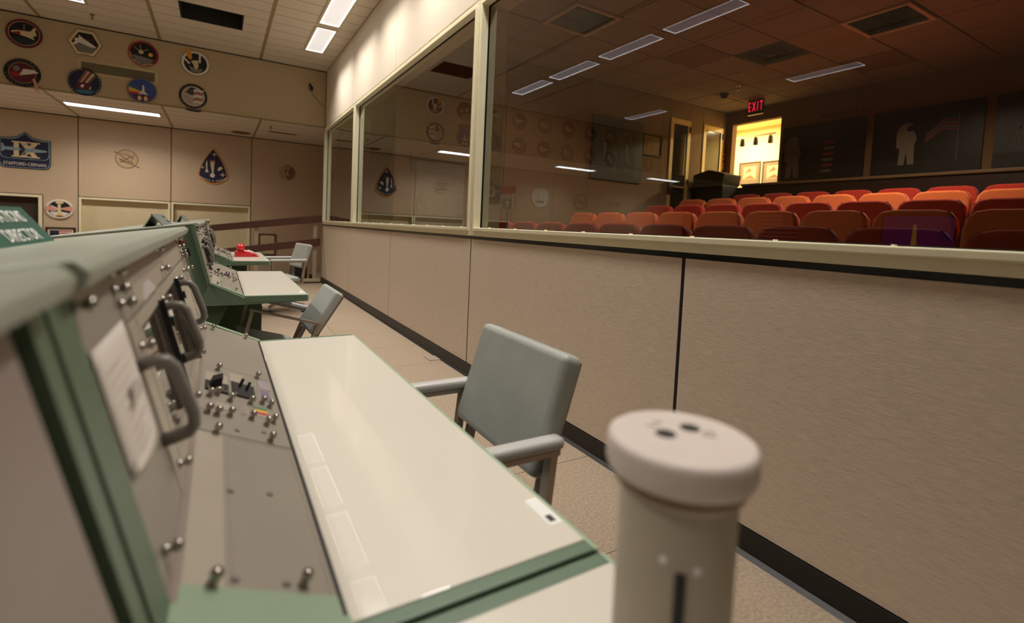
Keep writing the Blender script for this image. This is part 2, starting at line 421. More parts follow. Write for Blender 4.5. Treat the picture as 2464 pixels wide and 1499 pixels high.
hw, hd = (OPEN[1] - OPEN[0]) / 2, (OPEN[3] - OPEN[2]) / 2
MB().ring(rect(-hw, hw, -hd, hd), rect(-hw + 0.012, hw - 0.012, -hd + 0.012, hd - 0.012), 'z', -0.002, 0.34).build('liner', mat('dark_liner', (40, 36, 30), 0.8), op)
MB().box(-hw, hw, -hd, hd, 0.33, 0.35).build('back_plate', black_m, op)

# other sides of the room
o = MB().box(XF - 0.1, XF, YN, YL, 0, ZC + 0.4).build('wall_front', upper_b); struct(o, 'far front wall of the control room')
o = MB().box(XF, 1.78, YN - 0.1, YN, 0, ZC + 0.4).build('wall_near', upper_b); struct(o, 'control room wall behind the camera')

# ------------------------------------------------------------------ recessed troffers
lens_on = mat('lens_lit', (225, 222, 215), 0.5, emit=(250, 246, 245), estr=0.62)
lens_dim = mat('lens_dim', (170, 164, 164), 0.4, emit=(232, 226, 236), estr=0.45)
edge_on = mat('lens_rim_lit', (240, 236, 230), 0.4, emit=(255, 252, 246), estr=3.5)
edge_dim = mat('lens_rim_dim', (220, 214, 214), 0.4, emit=(248, 244, 250), estr=3.5)
tro_fr = mat('troffer_trim', (196, 184, 150), 0.5)
def troffer(x, y, label, group, watt, lit, wd=0.24, ln=1.04):
    t = thing('ceiling_troffer', label, 'ceiling light', (x, y, ZC), group=group)
    a, b = wd / 2, ln / 2
    MB().ring(rect(-a - 0.03, a + 0.03, -b - 0.03, b + 0.03), rect(-a, a, -b, b), 'z', -0.012, -0.001).build('trim', tro_fr, t)
    MB().ring(rect(-a, a, -b, b), rect(-a + 0.012, a - 0.012, -b + 0.012, b - 0.012), 'z', -0.010, -0.002).build('rim', edge_on if lit else edge_dim, t)
    MB().box(-a + 0.012, a - 0.012, -b + 0.012, b - 0.012, -0.006, -0.001).build('lens', lens_on if lit else lens_dim, t)
    ld = bpy.data.lights.new('troffer_lamp', 'AREA'); ld.shape = 'RECTANGLE'; ld.size = wd * 0.8; ld.size_y = ln * 0.92
    ld.energy = watt; ld.color = LAMP_RGB; ld.spread = math.radians(106)
    lo = bpy.data.objects.new('lamp', ld); COL.objects.link(lo); lo.parent = t; lo.location = (0, 0, -0.02)
    return t
for k, y in enumerate([7.78, 6.56, 5.33, 4.10, 2.87, 1.64, 0.41]):
    troffer(1.235, y, 'lit recessed ceiling troffer in the row beside the window wall', 'troffers beside the window wall', WALL_ROW * (0.8 if y < 1 else 1.0), True)
for k, y in enumerate([7.78, 6.55, 5.28, 4.05, 2.82, 1.6, 0.4]):
    troffer(-1.6, y, 'dim recessed troffer in the second row over the consoles', 'dim troffers over the consoles', LEFT_ROW, False)
for y in (7.9, 4.23, 1.2):
    troffer(-4.6, y, 'dim recessed troffer far out over the room', 'dim troffers far from the windows', FAR_ROW, False)
soff_e = mat('tube_light_diffuser', (255, 255, 255), 0.4, emit=(250, 250, 255), estr=9.0)
for k, xc in enumerate([-1.475, -4.67, -7.9]):
    lab = ['glaring white strip light in the soffit above the tan back wall', 'white strip light further along the soffit', 'farthest white strip light in the soffit'][k]
    t = thing('soffit_strip_light', lab, 'strip light', (xc, 10.32, ZS), group='soffit strip lights')
    MB().ring(rect(-0.64, 0.64, -0.16, 0.16), rect(-0.6, 0.6, -0.12, 0.12), 'z', -0.008, -0.001).build('trim', tro_fr, t)
    MB().box(-0.6, 0.6, -0.12, 0.12, -0.005, -0.001).build('diffuser', soff_e, t)
    ld = bpy.data.lights.new('strip_lamp', 'AREA'); ld.shape = 'RECTANGLE'; ld.size = 1.1; ld.size_y = 0.2; ld.energy = SOFFIT_W; ld.color = (1.0, 0.9, 0.76); ld.spread = math.radians(150)
    lo = bpy.data.objects.new('lamp', ld); COL.objects.link(lo); lo.parent = t; lo.location = (0, 0, -0.02)

# ------------------------------------------------------------------ consoles
def frame_m(p0, p1):
    """matrix of a sloped console face: x along the console, y up the face, z outwards"""
    u = Vector((p1[0] - p0[0], 0, p1[1] - p0[1])).normalized(); yv = Vector((0, 1, 0)); n = yv.cross(u)
    M = Matrix.Identity(4)
    for i in range(3):
        M[i][0] = yv[i]; M[i][1] = u[i]; M[i][2] = n[i]
    M[0][3], M[1][3], M[2][3] = p0[0], 0, p0[1]
    return M
PAN0, PAN1 = (-0.034, 0.748), (-0.110, 1.046)
SH0, SH1 = (0.124, 0.679), (-0.034, 0.748)
TP0, TP1 = (-0.095, 1.053), (-0.72, 0.955)
PANM, SHM = frame_m(PAN0, PAN1), frame_m(SH0, SH1)
TOPM = frame_m(TP0, TP1)
PL = math.hypot(PAN1[0] - PAN0[0], PAN1[1] - PAN0[1]); SL = math.hypot(SH1[0] - SH0[0], SH1[1] - SH0[1])
LEN = 1.357
knob_me = MB().lathe([(0.0062, 0), (0.0062, 0.005), (0.0042, 0.0055), (0.0042, 0.010), (0.0068, 0.0105), (0.0072, 0.015), (0.0055, 0.0185), (0.002, 0.0195)], 14).mesh('knob', True); knob_me.materials.append(chrome)
screw_me = MB().lathe([(0.0045, 0), (0.0045, 0.0015), (0.002, 0.0026)], 10).mesh('screw', True); screw_me.materials.append(steel)
def handle_mesh():
    # broad D shaped pull handle standing off the panel: path in (y up, z out)
    pts = [(0.095, -0.002), (0.098, 0.014), (0.094, 0.026), (0.082, 0.032), (0.022, 0.037), (0.008, 0.035), (0.001, 0.027), (0.0, 0.014), (0.0, -0.002)]
    m_ = MB(); wd = 0.011; th = 0.007
    ring = []
    for i, p in enumerate(pts):
        a = Vector(pts[max(i - 1, 0)]); b = Vector(pts[min(i + 1, len(pts) - 1)]); d = (b - a).normalized(); n = Vector((-d.y, d.x))
        c = Vector(p); rw = []
        for q in range(10):
            an = 2 * PI * q / 10; ex = abs(math.cos(an)) ** 0.6 * (1 if math.cos(an) > 0 else -1); ey = abs(math.sin(an)) ** 0.6 * (1 if math.sin(an) > 0 else -1)
            yz = c + n * th * ey; rw.append((wd * ex, yz.x, yz.y))
        ring.append(rw)
    vs = [v for r_ in ring for v in r_]; fs = []
    for i in range(len(ring) - 1):
        for q in range(10):
            t = (q + 1) % 10; fs.append((i * 10 + q, i * 10 + t, (i + 1) * 10 + t, (i + 1) * 10 + q))
    fs += [tuple(range(10)), tuple(range(len(vs) - 1, len(vs) - 11, -1))]
    return m_.add(vs, fs).mesh('handle', True)
handle_me = handle_mesh(); handle_me.materials.append(handle_m)
def put(me, name, root, M, x, y, z=0.0, rot=0.0, sc=1.0, material=None):
    o = link(name, me, material, root); o.matrix_local = M @ Matrix.Translation((x, y, z)) @ Matrix.Rotation(rot, 4, 'Z') @ Matrix.Diagonal((sc, sc, sc, 1))
    return o
def make_console(label, plain=False):
    r = thing('console', label, 'console', group='green flight control consoles')
    cut = 0.034 if plain else 0.0; LH = LEN - cut
    side = [(0.444, 0.673), (0.444, 0.640), (0.13, 0.628), (-0.72, 0.618), (-0.72, 0.953), (-0.102, 1.050), (-0.112, 1.030), (-0.036, 0.746), (0.122, 0.676)]
    for a, b in ((-0.0205, -0.001), (LH + 0.001, LH + 0.0205)):
        MB().prism(side, 'y', a, b).build('end_panel', green_m, r, bevel=0.003)
    # pale trim along the end of shelf and face
    for a, b in ((-0.022, 0.006), (LH - 0.006, LH + 0.022)):
        MB().prism([(0.126, 0.660), (0.126, 0.6785), (-0.034, 0.7515), (-0.038, 0.7465)], 'y', a, b).build('shelf_end_trim', green_lt, r)
        MB().prism([(0.118, 0.672), (0.118, 0.6825), (-0.034, 0.7495), (-0.036, 0.742)], 'y', a, b + 0.03).build('shelf_end_cover', green_lt, r) if a < 0 else None
        a2, b2 = (a - 0.03, b) if a < 0 else (a, b)
        MB().prism([(-0.038, 0.7465), (-0.033, 0.7515), (-0.107, 1.049), (-0.113, 1.046), (-0.12, 1.035), (-0.045, 0.742)], 'y', a2, b2).build('face_end_trim', green_m, r)
    MB().prism([(-0.05, 0.735), (-0.125, 1.035), (-0.71, 0.945), (-0.71, 0.63), (-0.05, 0.63)], 'y', 0.004, LH - 0.004).build('housing', green_m, r)
    # top cover with front lip
    MB().prism([(-0.086, 1.036), (-0.082, 1.05), (-0.092, 1.059), (-0.72, 0.961), (-0.72, 0.95), (-0.106, 1.047), (-0.104, 1.036)], 'y', -0.024, LH + 0.022).build('top_cover', top_m, r, bevel=0.003)
    # desk
    MB().box(0.124, 0.438, 0.0, LEN, 0.648, 0.676).build('desk_top', desk_m, r, bevel=0.002)
    MB().box(0.438, 0.446, -0.0218, LEN + 0.0218, 0.6388, 0.6745).build('desk_edge', green_lt, r, bevel=0.003)
    for a, b in ((-0.0222, -0.0003), (LEN + 0.0003, LEN + 0.0222)):
        MB().box(0.122, 0.4375, a, b, 0.6385, 0.6755).build('desk_end_trim', green_m, r, bevel=0.003)
    MB().box(0.118, 0.124, -0.02, LEN + 0.02, 0.66, 0.6772).build('desk_joint', black_m, r)
    MB().prism([(0.438, 0.641), (0.13, 0.629), (0.13, 0.64), (0.438, 0.652)], 'y', 0.006, LEN - 0.006).build('desk_underside', dkgreen, r)
    # lower body
    MB().prism([(-0.70, 0.0), (-0.70, 0.618), (0.05, 0.618), (-0.22, 0.02), (-0.22, 0.0)], 'y', 0.02, LEN - 0.02).build('pedestal', dkgreen, r)
    MB().prism([(-0.2, 0.03), (0.02, 0.616), (0.30, 0.620), (0.30, 0.03)], 'y', LEN - 0.05, LEN - 0.02).build('support_panel', dkgreen, r)
    if plain:
        plate('shelf_panel', rect(0.012, LH - 0.012, 0.006, SL - 0.004), -0.012, 0.0, panel_m, r, SHM, bevel=0.0015)
        plate('face_panel', rect(0.012, LEN - 0.06, 0.004, PL - 0.004), -0.012, 0.0, panel_b, r, PANM, bevel=0.0015)
        plate('face_reveal', rect(LEN - 0.06, LH - 0.004, 0.0, PL - 0.002), -0.02, -0.012, black_m, r, PANM)
        return r
    # shelf panels
    MB().prism([(-0.030, 0.742), (-0.028, 0.7475), (-0.0335, 0.7535), (-0.04, 0.752)], 'y', 0.006, LEN - 0.006).build('corner_strip', panel_b, r)
    for k, (a, b) in enumerate(((0.012, 0.440), (0.444, 0.868), (0.872, LEN - 0.012))):
        plate('shelf_panel', rect(a, b, 0.006, SL - 0.004), -0.012, 0.0, panel_m, r, SHM, bevel=0.0015)
    plate('shelf_inlay', rect(0.02, 0.43, 0.125, SL - 0.008), 0.0, 0.0006, panel_l, r, SHM)
    ringplate('engraved_line', rect(0.03, 0.43, 0.012, 0.118), rect(0.031, 0.429, 0.013, 0.117), 0.0, 0.0005, panel_b, r, SHM)
    # main face: upper strip of three plates, lower modules
    for a, b in ((0.008, 0.255), (0.258, 0.70), (0.703, 1.155), (1.158, LEN - 0.008)):
        plate('face_panel_upper', rect(a, b, 0.226, PL - 0.004), -0.012, 0.0, panel_m, r, PANM, bevel=0.0015)
    for a, b in ((0.008, 0.205), (1.158, LEN - 0.008)):
        plate('face_panel', rect(a, b, 0.004, 0.223), -0.012, 0.0, panel_m, r, PANM, bevel=0.0015)
    for a, b in ((0.208, 0.262), (0.505, 0.565), (0.835, 1.155)):
        plate('face_panel', rect(a, b, 0.004, 0.223), -0.012, 0.001, panel_l, r, PANM, bevel=0.0015)
    # strips and faded labels on the upper face
    for a, b, c, d, mm in ((0.30, 0.69, 0.268, 0.298, panel_b), (0.72, 1.14, 0.268, 0.298, panel_b), (0.72, 1.14, 0.232, 0.262, panel_l), (0.30, 0.69, 0.232, 0.258, panel_l), (0.02, 0.21, 0.286, 0.290, panel_l),
                           (1.17, 1.33, 0.272, 0.298, panel_b), (1.17, 1.33, 0.232, 0.262, panel_l)):
        plate('marking_strip', rect(a, b, c, d), 0.0, 0.0007, mm, r, PANM)
    plate('faded_sticker', [(0.36, 0.228), (0.40, 0.25), (0.46, 0.252), (0.52, 0.229)], 0.0007, 0.0012, mat('pale_sticker', (196, 186, 184), 0.6), r, PANM)
    # two monitors with black gaskets
    for a, b in ((0.265, 0.502), (0.568, 0.832)):
        mo = plate('monitor', rect(a, b, 0.006, 0.222), -0.03, -0.012, panel_b, r, PANM)
        ringplate('bezel', rect(a, b, 0.006, 0.222), rect(a + 0.022, b - 0.014, 0.024, 0.202), -0.012, 0.001, panel_l, mo)
        plate('gasket', rect(b - 0.014, b - 0.010, 0.020, 0.210), -0.012, 0.010, rubber, mo)
        plate('gasket', rect(a + 0.020, b - 0.012, 0.202, 0.205), -0.012, 0.002, rubber, mo)
        plate('screen', rect(a + 0.010, b - 0.012, 0.016, 0.204), -0.012, -0.004, screen_m, mo)
        for y0_, y1_ in ((0.092, 0.108), (0.160, 0.176)):
            plate('latch', rect(b + 0.002, b + 0.012, y0_, y1_), 0.0, 0.013, rubber, mo)
        plate('latch_bar', rect(b + 0.003, b + 0.011, 0.108, 0.160), 0.0, 0.006, cream_m, mo)
    for x, y in ((0.198, 0.080), (0.528, 0.095), (0.848, 0.097)):
        put(handle_me, 'handle', r, PANM, x, y)
    # chrome knobs
    for x, y in ((0.022, 0.276), (0.196, 0.288), (0.188, 0.268), (0.200, 0.250), (0.655, 0.288), (0.655, 0.248), (1.17, 0.288), (1.21, 0.283), (1.215, 0.262), (1.225, 0.246), (1.235, 0.234),
                 (0.045, 0.03), (0.235, 0.03), (0.235, 0.19), (0.54, 0.205), (0.54, 0.02), (0.86, 0.205), (0.88, 0.018), (1.12, 0.20), (1.12, 0.03), (1.31, 0.03), (1.31, 0.19)):
        put(knob_me, 'knob', r, PANM, x, y, sc=0.88)
    for x, y in ((0.829, 0.134), (0.856, 0.042), (0.621, 0.149), (0.642, 0.135), (0.623, 0.11), (0.639, 0.069), (0.661, 0.043), (0.648, 0.028), (0.525, 0.151), (0.522, 0.135), (0.534, 0.112), (0.546, 0.072),
                 (0.533, 0.044), (0.557, 0.029), (0.434, 0.136), (0.452, 0.044), (0.037, 0.138), (0.05, 0.044), (1.29, 0.150), (1.31, 0.05)):
        put(knob_me, 'knob', r, SHM, x, y, sc=0.95)
    for x, y in ((0.24, 0.116), (0.25, 0.062), (0.47, 0.10), (0.49, 0.052), (0.05, 0.115), (0.05, 0.062)):
        put(screw_me, 'screw', r, SHM, x, y)
    # switch modules of the middle shelf panel
    sw = plate('switch_block', rect(0.662, 0.722, 0.112, 0.158), 0.0, 0.004, rubber, r, SHM)
    MB().prism([(0.128, 0.004), (0.150, 0.004), (0.150, 0.018), (0.134, 0.028)], 'x', 0.676, 0.712).build('hood', rubber, sw)
    for x in (0.668, 0.716):
        for y in (0.118, 0.152): put(screw_me, 'screw', sw, Matrix.Identity(4), x, y, 0.004, sc=0.8)
    sw = plate('toggle_block', rect(0.668, 0.762, 0.056, 0.104), 0.0, 0.004, rubber, r, SHM)
    for x, y in ((0.732, 0.088), (0.718, 0.074)):
        MB().tube([(x, y, 0.003), (x + 0.002, y, 0.022)], 0.0035, 8).build('toggle', rubber, sw)
    for x in (0.676, 0.754):
        for y in (0.063, 0.097): put(screw_me, 'screw', sw, Matrix.Identity(4), x, y, 0.004, sc=0.8)
    for nm, (a, b, c, d), mm in (('legend', (0.735, 0.80, 0.112, 0.158), panel_l), ('legend', (0.77, 0.84, 0.078, 0.106), panel_l), ('legend', (0.775, 0.842, 0.016, 0.040), mat('lilac_legend', (158, 142, 150), 0.6)), ('legend', (0.685, 0.765, 0.018, 0.044), mat('lilac_legend', (158, 142, 150), 0.6)),
                                 ('legend', (0.565, 0.598, 0.112, 0.136), panel_l), ('legend', (0.545, 0.60, 0.152, 0.160), panel_b), ('legend', (0.565, 0.625, 0.080, 0.088), panel_b)):
        plate(nm, rect(a, b, c, d), 0.0, 0.001, mm, r, SHM)
        ringplate('legend_border', rect(a - .002, b + .002, c - .002, d + .002), rect(a, b, c, d), 0.0, 0.0012, ink_grey, r, SHM)
    for k, mm in enumerate((EM['green'], EM['gold'], mat('legend_red', (190, 52, 60), 0.6), panel_l)):
        plate('colour_legend', rect(0.573 + 0.0145 * (3 - k), 0.5865 + 0.0145 * (3 - k), 0.036, 0.062), 0.0, 0.001, mm, r, SHM)
    for k in range(5):
        plate('lilac_legend', rect(0.690 + 0.015 * k, 0.698 + 0.015 * k, 0.020, 0.042), 0.0010, 0.0016, mat('lilac_dark', (120, 108, 120), 0.6), r, SHM)
    # buttons on the right end of the face
    MB().lathe([(0.011, 0), (0.011, 0.008), (0.008, 0.014), (0.003, 0.016)], 14).build('red_button', redbtn, r, smooth=True, mw=PANM @ Matrix.Translation((1.265, 0.276, 0)))
    MB().box(-0.011, 0.011, -0.013, 0.013, 0, 0.02).build('black_knob', rubber, r, mw=PANM @ Matrix.Translation((1.29, 0.238, 0)), bevel=0.002)
    for y in (0.06, 0.10, 0.14):
        plate('legend', rect(1.18, 1.28, y, y + 0.022), 0, 0.001, panel_l, r, PANM)
        ringplate('legend_border', rect(1.178, 1.282, y - .002, y + .024), rect(1.18, 1.28, y, y + .022), 0, 0.0012, ink_grey, r, PANM)
    # small label by the desk corner
    plate('desk_label', rect(0.0, 0.07, 0, 0.022), 0.0, 0.0006, white_m, r, Matrix.Translation((0.434, 0.045, 0.676)) @ Matrix.Rotation(PI / 2, 4, 'Z'))
    plate('label_print', rect(0.008, 0.024, 0.006, 0.016), 0.0006, 0.0009, ink_dark, r, Matrix.Translation((0.434, 0.045, 0.676)) @ Matrix.Rotation(PI / 2, 4, 'Z'))
    return r
conB = make_console('green console with loop handles and a white sheet taped on its face')
labels = {3.0: 'green console between the papered console and the one with the red telephone', 5.42: 'farthest green console carrying the red telephone'}
conB.location = (0, 0.505, 0)
for y, lab in labels.items():
    c = copy_tree(conB); c.location = (0, y, 0); c['label'] = lab

conA = make_console('plain faced console whose desk carries the ivory capped canister', True); conA.location = (0, -0.904, 0)

# sheet of paper taped to the console face
pm = Matrix.Translation((0, 0.505, 0)) @ PANM
sh = MB(); nx, ny = 6, 8
vs = []; fs = []
outl = lambda i, j: (0.022 + 0.155 * i / nx, 0.098 + 0.138 * j / ny)
for j in range(ny + 1):
    for i in range(nx + 1):
        x, y = outl(i, j)
        if j == 0: y += 0.02 * (1 - i / nx)
        vs.append((x, y, 0.002 + 0.006 * math.sin(PI * i / nx) * (1 - j / ny)))
for j in range(ny):
    for i in range(nx):
        a = j * (nx + 1) + i; fs.append((a, a + 1, a + nx + 2, a + nx + 1))
ps = MB().add(vs, fs).build('paper_sheet', paper_m, smooth=True, mw=pm); ps.matrix_world = pm
sol = ps.modifiers.new('sol', 'SOLIDIFY'); sol.thickness = 0.0004
tag(ps, 'white printed sheet taped to the console face beside a loop handle', 'paper')
for k in range(9):
    plate('print_line', rect(0.045, 0.09 + 0.05 * random.random(), 0.13 + 0.0105 * k, 0.1312 + 0.0105 * k), 0.0085, 0.0087, mat('pale_print', (196, 184, 176), 0.9), ps)
plate('print_figure', [(0.075, 0.165), (0.09, 0.185), (0.125, 0.18), (0.135, 0.165)], 0.0086, 0.0089, mat('pale_print', (196, 184, 176), 0.9), ps)

# tent signs on the console tops
def tent_sign(name, label, y0, y1, pf, pa, pb, lines, size, fm_=None, ink=None):
    t = thing(name, label, 'sign', ((pf[0] + pb[0]) / 2, y0, pb[1]), group='tent signs on the consoles')
    ox, oz = (pf[0] + pb[0]) / 2, pb[1]
    L_ = lambda p: (p[0] - ox, p[1] - oz)
    f, a, b = L_(pf), L_(pa), L_(pb); w_ = 0.004
    MB().prism([f, a, (a[0] - w_, a[1] - w_), (f[0] - w_ * 2, f[1])], 'y', 0, y1 - y0).build('front_plate', fm_ or teal_m, t)
    MB().prism([b, a, (a[0] + w_ * .6, a[1] - w_), (b[0] + w_ * 2, b[1])], 'y', 0, y1 - y0).build('back_plate', green_lt, t)
    MB().prism([f, (f[0], f[1] + 0.003), (b[0], b[1] + 0.003), b], 'y', 0, y1 - y0).build('base_plate', recess_m, t)
    fm = frame_m(f, a); hh = math.hypot(a[0] - f[0], a[1] - f[1])
    for k, s in enumerate(lines):
        if s is None:
            for q in range(5): plate('illegible_mark', rect(y1 - y0 - 0.16 + 0.024 * q, y1 - y0 - 0.145 + 0.024 * q, hh * (0.66 - 0.4 * k), hh * (0.84 - 0.4 * k)), 0.0, 0.0012, ink, t, fm)
            continue
        text('lettering', s, size, y1 - y0 - 0.055 - (0.0 if k == 0 else 0.012), hh * (0.72 - 0.46 * k), 0.0012, ink or white_m, t, 'RIGHT', mw=fm)
    return t
tent_sign('console_sign', 'teal tent sign with two lines of white lettering standing on a console top', 0.95, 1.5, (-0.317, 1.0195), (-0.377, 1.096), (-0.437, 1.0005), ['OPERATIONS', 'DIRECTOR'], 0.040)
tent_sign('console_sign', 'small folded tent sign on the middle console top', 3.18, 3.75, (-0.245, 1.031), (-0.300, 1.092), (-0.342, 1.0155), [None, None], 0.026, mat('grey_green_sign', (116, 124, 118), 0.5), mat('sign_ink', (70, 78, 80), 0.6))
tent_sign('console_sign', 'small folded tent sign on the farthest console top', 5.60, 6.15, (-0.256, 1.029), (-0.310, 1.092), (-0.348, 1.0145), [None, None], 0.026, mat('grey_green_sign', (116, 124, 118), 0.5), mat('sign_ink', (70, 78, 80), 0.6))

# ------------------------------------------------------------------ chairs
def make_chair(label):
    r = thing('office_armchair', label, 'chair', group='grey vinyl armchairs at the consoles')
    # padded back, leaning
    bm_ = MB().box(-0.03, 0.03, -0.213, 0.213, 0, 0.292)
    tl = Matrix.Translation((0.165, 0, 0.525)) @ Matrix.Rotation(math.radians(17), 4, 'Y')
    bk = bm_.build('backrest', vinyl, r, smooth=True, bevel=0.020, seg=4, mw=tl)
    MB().box(0.026, 0.036, -0.20, 0.20, 0.012, 0.28).build('back_shell', steel, bk, bevel=0.004)
    for yy in (-0.214, 0.214):
        MB().tube([(-0.022, yy * 0.955, 0.02), (-0.024, yy * 0.955, 0.27)], 0.0025, 6).build('piping', vinyl, bk)
    MB().box(-0.22, 0.13, -0.215, 0.215, 0.36, 0.425).build('seat', vinyl, r, smooth=True, bevel=0.022, seg=4)
    MB().box(-0.19, 0.12, -0.19, 0.19, 0.335, 0.362).box(-0.06, 0.06, -0.07, 0.07, 0.272, 0.336).build('seat_pan', steel, r, bevel=0.006)
    for s in (-1, 1):
        y = 0.235 * s
        arm = MB().box(-0.21, 0.20, y - 0.020, y + 0.020, 0.608, 0.636).build('armrest', vinyl_lt, r, smooth=True, bevel=0.011, seg=3)
        MB().box(-0.20, 0.19, y - 0.014, y + 0.014, 0.596, 0.608).build('arm_bar', alu, arm)
        MB().bar((-0.185, y, 0.602), (-0.175, y, 0.345), 0.028, 0.018, (1, 0, 0)).build('post', alu, r)
        MB().bar((0.175, y, 0.602), (0.150, y, 0.345), 0.028, 0.018, (1, 0, 0)).build('post', alu, r)
        MB().bar((-0.175, y, 0.350), (0.150, y, 0.350), 0.018, 0.026).build('side_rail', alu, r)
        MB().bar((0.155, y * 0.8, 0.35), (0.205, y * 0.8, 0.60), 0.012, 0.03, (1, 0, 0)).build('back_strut', steel, r)
    MB().lathe([(0.026, 0.10), (0.026, 0.22), (0.018, 0.22), (0.018, 0.275)], 14).build('column', steel, r, smooth=False)
    for k in range(4):
        a = PI / 4 + k * PI / 2; d = Vector((math.cos(a), math.sin(a), 0))
        MB().bar(d * 0.02 + Vector((0, 0, 0.12)), d * 0.27 + Vector((0, 0, 0.085)), 0.035, 0.028).build('base_leg', alu, r)
        c = d * 0.265; ax = Vector((-d.y, d.x, 0))
        cs = MB().tube([c + Vector((0, 0, 0.05)), c + Vector((0, 0, 0.09))], 0.009, 8).build('caster', chrome, r)
        MB().tube([c + Vector((0, 0, 0.027)) - ax * 0.012, c + Vector((0, 0, 0.027)) + ax * 0.012], 0.027, 14).build('wheel', rubber, cs)
    return r
chB = make_chair('grey vinyl armchair pushed up to the papered console')
chB.location = (0.475, 1.113, 0)
chC = copy_tree(chB); chC['label'] = 'grey vinyl armchair tipped back with its arms under the middle desk'
chC.location = (0.275, 3.285, 0); 
chD = copy_tree(chB); chD['label'] = 'grey vinyl armchair at the farthest desk near the railing'
chD.location = (0.66, 6.43, 0)
chD.rotation_euler = (0, 0, math.radians(12))
# the middle chair has lost the pad of one arm: only the bare bar is left
pad = [c for c in chC.children if c.name.startswith('armrest')][0]
for c in list(pad.children): c.parent = chC
bpy.data.objects.remove(pad)
# the middle chair's upper part is tipped back about the column
TIP = Matrix.Translation((0, 0, 0.285)) @ Matrix.Rotation(math.radians(15.5), 4, 'Y') @ Matrix.Translation((0, 0, -0.34))
for ch in chC.children:
    if ch.name.split('.')[0] not in ('column', 'base_leg', 'caster'):
        ch.matrix_basis = TIP @ ch.matrix_basis

# ------------------------------------------------------------------ ivory canister in the foreground
cn = thing('capped_canister', 'blurred ivory plastic canister with a broad cap standing on the near desk', 'canister', (0.335, 0.272, 0.676))
hB = 0.212
MB().lathe([(0.0478, 0.0), (0.0478, hB), (0.051, hB + 0.004), (0.051, hB + 0.012), (0.046, hB + 0.014)], 40).build('body', tube_m, cn, smooth=False)
MB().lathe([(0.0535, hB + 0.006), (0.0535, hB + 0.011), (0.050, hB + 0.012)], 40).build('lip_ring', mat('brown_ring', (150, 122, 100), 0.5), cn, smooth=True)
cap = MB().lathe([(0.053, hB + 0.014), (0.059, hB + 0.016), (0.0608, hB + 0.021), (0.0608, hB + 0.036), (0.0596, hB + 0.0405), (0.0565, hB + 0.0425)], 48).build('cap', tube_cap, cn, smooth=False, bevel=0.0)
for p in cap.data.polygons: p.use_smooth = len(p.vertices) == 4
zc_ = hB + 0.0425
for x, y in ((-0.010, 0.008), (0.020, 0.008)):
    plate('hole', circle(0.0088, 16, (x, y)), zc_, zc_ + 0.0004, black_m, cap)
for pts in ([(-0.012, 0.028), (-0.006, 0.022), (-0.004, 0.0235), (-0.010, 0.029)], [(-0.001, 0.030), (0.006, 0.026), (0.007, 0.028), (0.001, 0.032)], [(0.016, -0.008), (0.024, -0.016), (0.026, -0.014), (0.019, -0.007)], [(0.022, -0.004), (0.031, -0.010), (0.032, -0.008), (0.024, -0.003)]):
    plate('worn_mark', pts, zc_, zc_ + 0.0003, mat('worn_grey', (128, 114, 108), 0.8), cap)
ang = math.atan2(-0.272, -0.335) + 0.12
sm_ = Matrix.Rotation(ang, 4, 'Z') @ Matrix.Translation((0.0462, 0, 0)) @ Matrix.Rotation(PI / 2, 4, 'Y')
# slot with a pale latch and two rivets on the side towards the room
MB().box(-0.004, 0.004, -0.0012, 0.0012, 0.02, hB - 0.045).build('slot', rubber, cn, mw=Matrix.Rotation(ang - PI / 2, 4, 'Z') @ Matrix.Translation((0, 0.048, 0)))
MB().box(-0.0015, 0.0015, -0.0012, 0.0016, 0.03, hB - 0.09).build('latch', tube_cap, cn, mw=Matrix.Rotation(ang - PI / 2, 4, 'Z') @ Matrix.Translation((0, 0.048, 0)))
for s, dz in ((-1, 0.038), (1, 0.042)):
    MB().lathe([(0.0035, 0), (0.0025, 0.0015)], 10).build('rivet', white_m, cn, mw=Matrix.Rotation(ang + 0.26 * s, 4, 'Z') @ Matrix.Translation((0.0478, 0, hB - dz)) @ Matrix.Rotation(PI / 2, 4, 'Y'))

p = on_z(1043, 862, 0.0)
fpz = thing('floor_outlet_plate', 'small flush outlet cover in the carpet beside the baseboard', 'floor plate', (p.x, p.y, 0.0))
MB().box(-0.06, 0.06, -0.07, 0.07, 0.0, 0.003).build('rim', alu, fpz); MB().box(-0.055, 0.055, -0.065, 0.065, 0.003, 0.004).build('lid', carpet_m, fpz)
# ------------------------------------------------------------------ red telephone
ph = thing('red_telephone', 'glossy red desk telephone standing on the farthest console', 'telephone', (0.255, 6.05, 0.676), (0, 0, 0)); ph.scale = (1.05, 1.1, 1.25)
MB().prism([(-0.10, 0.0), (-0.10, 0.035), (-0.075, 0.055), (-0.01, 0.058), (0.115, 0.014), (0.12, 0.0)], 'y', -0.09, 0.09).build('body', red_m, ph, smooth=True, bevel=0.008, seg=3)
MB().box(-0.075, -0.02, -0.06, 0.06, 0.055, 0.066).build('cradle', red_m, ph, smooth=True, bevel=0.005)
hs = MB().tube([(-0.047, -0.085, 0.086), (-0.047, -0.03, 0.098), (-0.047, 0.03, 0.098), (-0.047, 0.085, 0.086)], 0.014, 10).build('handset', red_m, ph, smooth=True)
for y in (-0.088, 0.088):
    MB().lathe([(0.026, -0.022), (0.036, -0.012), (0.034, 0.012), (0.016, 0.022)], 16, (-0.047, y, 0.082)).build('receiver_cup', red_m, hs, smooth=True)
MB().lathe([(0.034, 0), (0.034, 0.006), (0.028, 0.009)], 20).build('dial', white_m, ph, smooth=False, mw=Matrix.Translation((0.045, 0, 0.039)) @ Matrix.Rotation(math.radians(19), 4, 'Y'))
